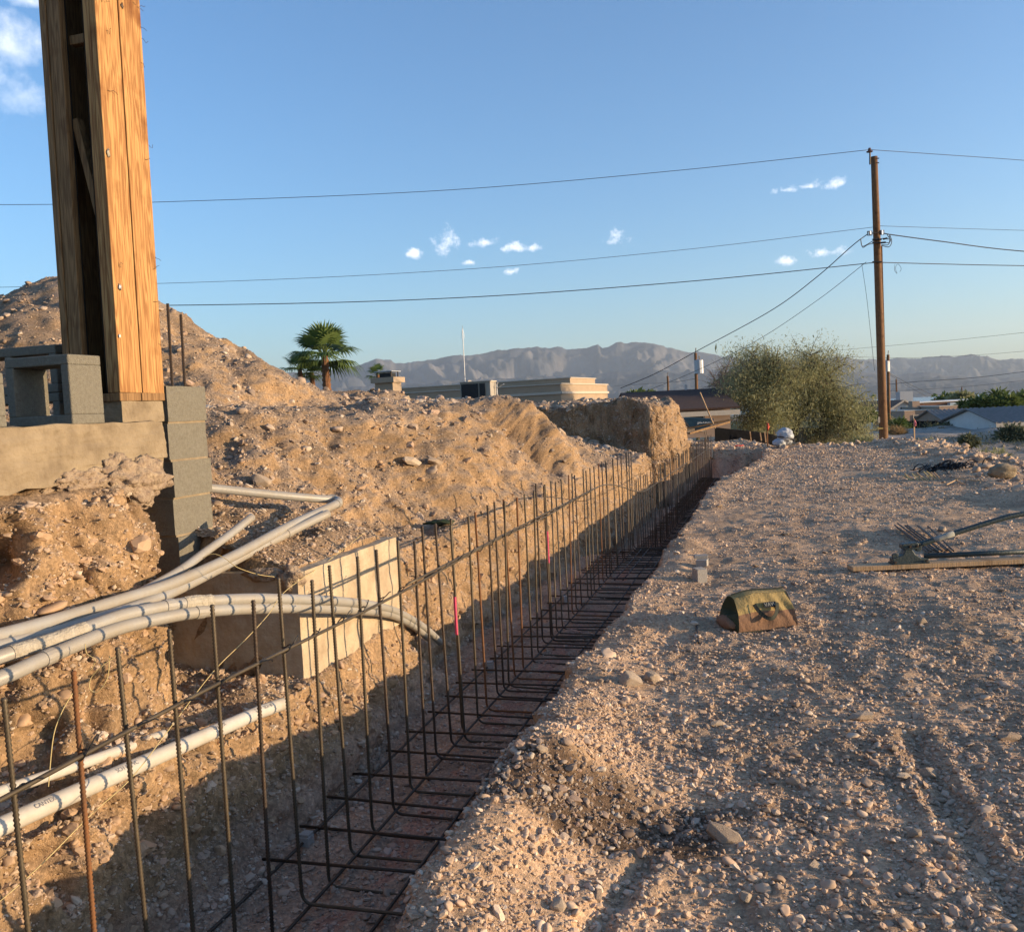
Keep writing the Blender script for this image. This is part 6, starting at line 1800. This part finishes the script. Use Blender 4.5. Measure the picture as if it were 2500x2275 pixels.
bush('shrub', 'dark shrub at the corner of the white gabled house', 'shrub', 2192, 1050, 1020, 55, 66, M_LEAFG, 2600, 0.18, 9)
bush('shrub', 'large grey shrub before the white tiled house wall', 'shrub', 2478, 1080, 1030, 75, 48, M_LEAFS, 4500, 0.15, 10)
bush('shrub', 'low grey shrub on the slope below the street', 'shrub', 2365, 1085, 1062, 45, 44, M_LEAFS, 1800, 0.13, 11)
bush('shrub', 'small shrub before the black screen fence', 'shrub', 2280, 1052, 1036, 30, 61, M_LEAFS, 1400, 0.14, 12)
bush('shrub', 'yellow-green weeds clump below the ribboned stake', 'shrub', 2265, 1105, 1072, 60, 35, M_LEAF, 2200, 0.12, 13, None, -0.3, 0.2)
bush('shrub', 'yellow-green weeds clump under the wide palo verde', 'shrub', 2110, 1092, 1062, 60, 38, M_LEAF, 2200, 0.12, 14, None, -0.3, 0.2)
bush('shrub', 'olive scrub on the grey slope beyond the rubble rim', 'shrub', 2425, 1140, 1095, 80, 30, M_LEAF, 2200, 0.10, 15, None, -0.2, 0.25)
bush('shrub', 'small olive scrub low on the grey slope', 'shrub', 2330, 1112, 1085, 55, 33, M_LEAFS, 1500, 0.10, 16, None, -0.2, 0.25)
bush('dry_grass', 'golden dry grass tuft by the street next to the main pole', 'grass', 2182, 1062, 1043, 55, 54, M_DRY, 3000, 0.16, 17, None, -0.9, 0.1)
bush('dry_grass', 'golden dry grass tuft before the street shrub', 'grass', 2300, 1062, 1043, 16, 55, M_DRY, 900, 0.14, 18, None, -0.9, 0.1)
bush('shrub', 'low dark green treetop peeking over the far bank edge', 'shrub', 1565, 970, 955, 70, 48, M_LEAFG, 1800, 0.16, 19)


# --- low desert scrub on the slope and along the street (too many to count)
_r = np.random.default_rng(55); _P = []
for _k in range(420):
    y_s = _r.uniform(31, 66); x_s = _r.uniform(0.20, 0.62) * y_s
    if 50 < y_s < 58 and _r.random() < 0.9: continue
    g_s = gfar(x_s, y_s); h_s = _r.uniform(0.15, 0.5)
    _P.append(np.array([[x_s, y_s, g_s]]) + _r.normal(size=(46, 3)) * np.array([[h_s * 0.8, h_s * 0.8, h_s * 0.35]]) + np.array([[0, 0, h_s * 0.45]]))
_o = leaf_mesh('scrub', np.concatenate(_P), 0.11, M_LEAFS, None, 56, -0.3, 0.25); _o['kind'] = 'stuff'; _o['label'] = 'low grey desert scrub on the slope below the street'; _o['category'] = 'scrub'
_V = []; _mb = MB(); _rk = random.Random(8)
for _k in range(900):
    y_s = _rk.uniform(30, 50); x_s = _rk.uniform(0.22, 0.62) * y_s; g_s = gfar(x_s, y_s); q = _rk.uniform(0.05, 0.2)
    _mb.add([(x_s + q, y_s, g_s), (x_s - q, y_s + q * 0.3, g_s), (x_s, y_s + q, g_s), (x_s, y_s - q, g_s), (x_s + q * 0.2, y_s, g_s + q * 0.8)], [(0, 2, 4), (2, 1, 4), (1, 3, 4), (3, 0, 4)])
_o = _mb.build('slope_rubble', M_ROCK); _o['kind'] = 'stuff'; _o['label'] = 'scattered rubble on the grey slope below the street'; _o['category'] = 'rubble'


# --- fan palms
def fan_palm(label, u, vb, vc, rad_px, y, nf, seed, trunk_r=0.13, group='fan palms'):
    b_ = at(u, vb, y); g_ = b_.z - 0.9; h_ = at(u + 2, vc, y).z - g_; R = rad_px / F * y
    e = thing('fan_palm', label, 'palm', (b_.x, b_.y, g_), 0, group); rn = random.Random(seed)
    pts = []; rs = []
    for k in range(26):
        f = k / 25; pts.append((0.02 * math.sin(f * 3), 0, h_ * f)); rs.append(trunk_r * (1.15 - 0.35 * f) * (1.1 if k % 2 else 0.94))
    MB().tube(pts, rs, 10).build('trunk', M_PTRUNK, e)
    for k in range(nf):
        a = 2 * math.pi * k / nf * 2.4 + rn.gauss(0, .2); el = rad(-22 + 100 * ((k + 0.5) / nf) + rn.gauss(0, 7))
        d = Vector((math.cos(a) * math.cos(el), math.sin(a) * math.cos(el), math.sin(el)))
        pl = R * 0.45; c0 = Vector((0, 0, h_)); hub = c0 + d * pl + Vector((0, 0, -0.05 * R))
        f = MB().tube([c0, c0 + d * pl * 0.5 + Vector((0, 0, 0.03)), hub], [0.018, 0.013, 0.01], 4).build('petiole', M_LEAFG, e)
        # fan blade: narrow pleated fingers, drooping at the tips
        side = d.cross(Vector((0, 0, 1))); side = side.normalized() if side.length > 0.05 else Vector((1, 0, 0)); upv = side.cross(d)
        V = []; Fc = []; nfng = 19
        for q in range(nfng):
            b = rad(-95 + 190 * q / (nfng - 1)); fd = (d * math.cos(b) + side * math.sin(b)).normalized()
            L = R * 0.62 * (0.72 + 0.28 * math.cos(b)) * rn.uniform(0.9, 1.05)
            wv = fd.cross(upv).normalized() * L * 0.05; dr = Vector((0, 0, -0.45 * L)) * (1.0 - max(0, d.z) * 0.75)
            i = len(V)
            V += [hub, hub + fd * L * 0.55 + wv + upv * 0.01, hub + fd * L * 0.55 - wv + upv * 0.01, hub + fd * L * 0.85 + wv * 0.35 + dr * 0.5, hub + fd * L * 0.85 - wv * 0.35 + dr * 0.5, hub + fd * L + dr]
            Fc += [(i, i + 1, i + 2), (i + 1, i + 3, i + 4, i + 2), (i + 3, i + 5, i + 4)]
        MB().add(V, Fc).build('fan_leaf', M_PALM, f)
    return e


fan_palm('fan palm with reddish trunk standing behind the spoil mound', 796, 940, 868, 96, 26, 30, 1, 0.12)
fan_palm('smaller fan palm half hidden at the foot of the mound', 733, 925, 902, 58, 27, 14, 2, 0.08)
fan_palm('low fan palm between the mound and the big palm', 762, 935, 912, 50, 27.5, 12, 3, 0.08)
fan_palm('small fan palm behind the house chimney', 925, 960, 915, 34, 52, 12, 4, 0.12)
fan_palm('tiny far palm standing before the lake near the dark pole', 2132, 990, 972, 11, 220, 9, 5, 0.16)
fan_palm('tiny far palm beside the far shore trees', 2282, 985, 972, 14, 170, 9, 6, 0.16)
fan_palm('tiny far palm rising over the lakeside brush', 2222, 985, 968, 8, 260, 8, 7, 0.16)

# green scrap of netting on the bank
p = ray_ground(1075, 1290)
if p is not None:
    e = lump('netting_scrap', (0.11, 0.04, 0.02), 99, mat('dark green netting', (0.02, 0.05, 0.025), (0.03, 0.035, 0.02), rough=0.8), None, p + Vector((0, 0, 0.03)), 0.5, 3, 3)
    tag(e, 'dark green scrap of netting on the dirt slope', 'netting')

# ================================================================== HAZE
hz = MB().box((0, 2000, 560), (36000, 33000, 1300)).build('haze', None); hz['kind'] = 'stuff'; hz['label'] = 'thin pale haze over the valley'; hz['category'] = 'haze'
hm = bpy.data.materials.new('valley haze'); hm.use_nodes = True; hm.node_tree.nodes.clear()
ho = hm.node_tree.nodes.new('ShaderNodeOutputMaterial'); hv_ = hm.node_tree.nodes.new('ShaderNodeVolumePrincipled')
hv_.inputs['Color'].default_value = (0.72, 0.85, 1.0, 1); hv_.inputs['Density'].default_value = 3.8e-5; hv_.inputs['Anisotropy'].default_value = 0.2
hm.node_tree.links.new(hv_.outputs[0], ho.inputs['Volume']); hz.data.materials.append(hm)
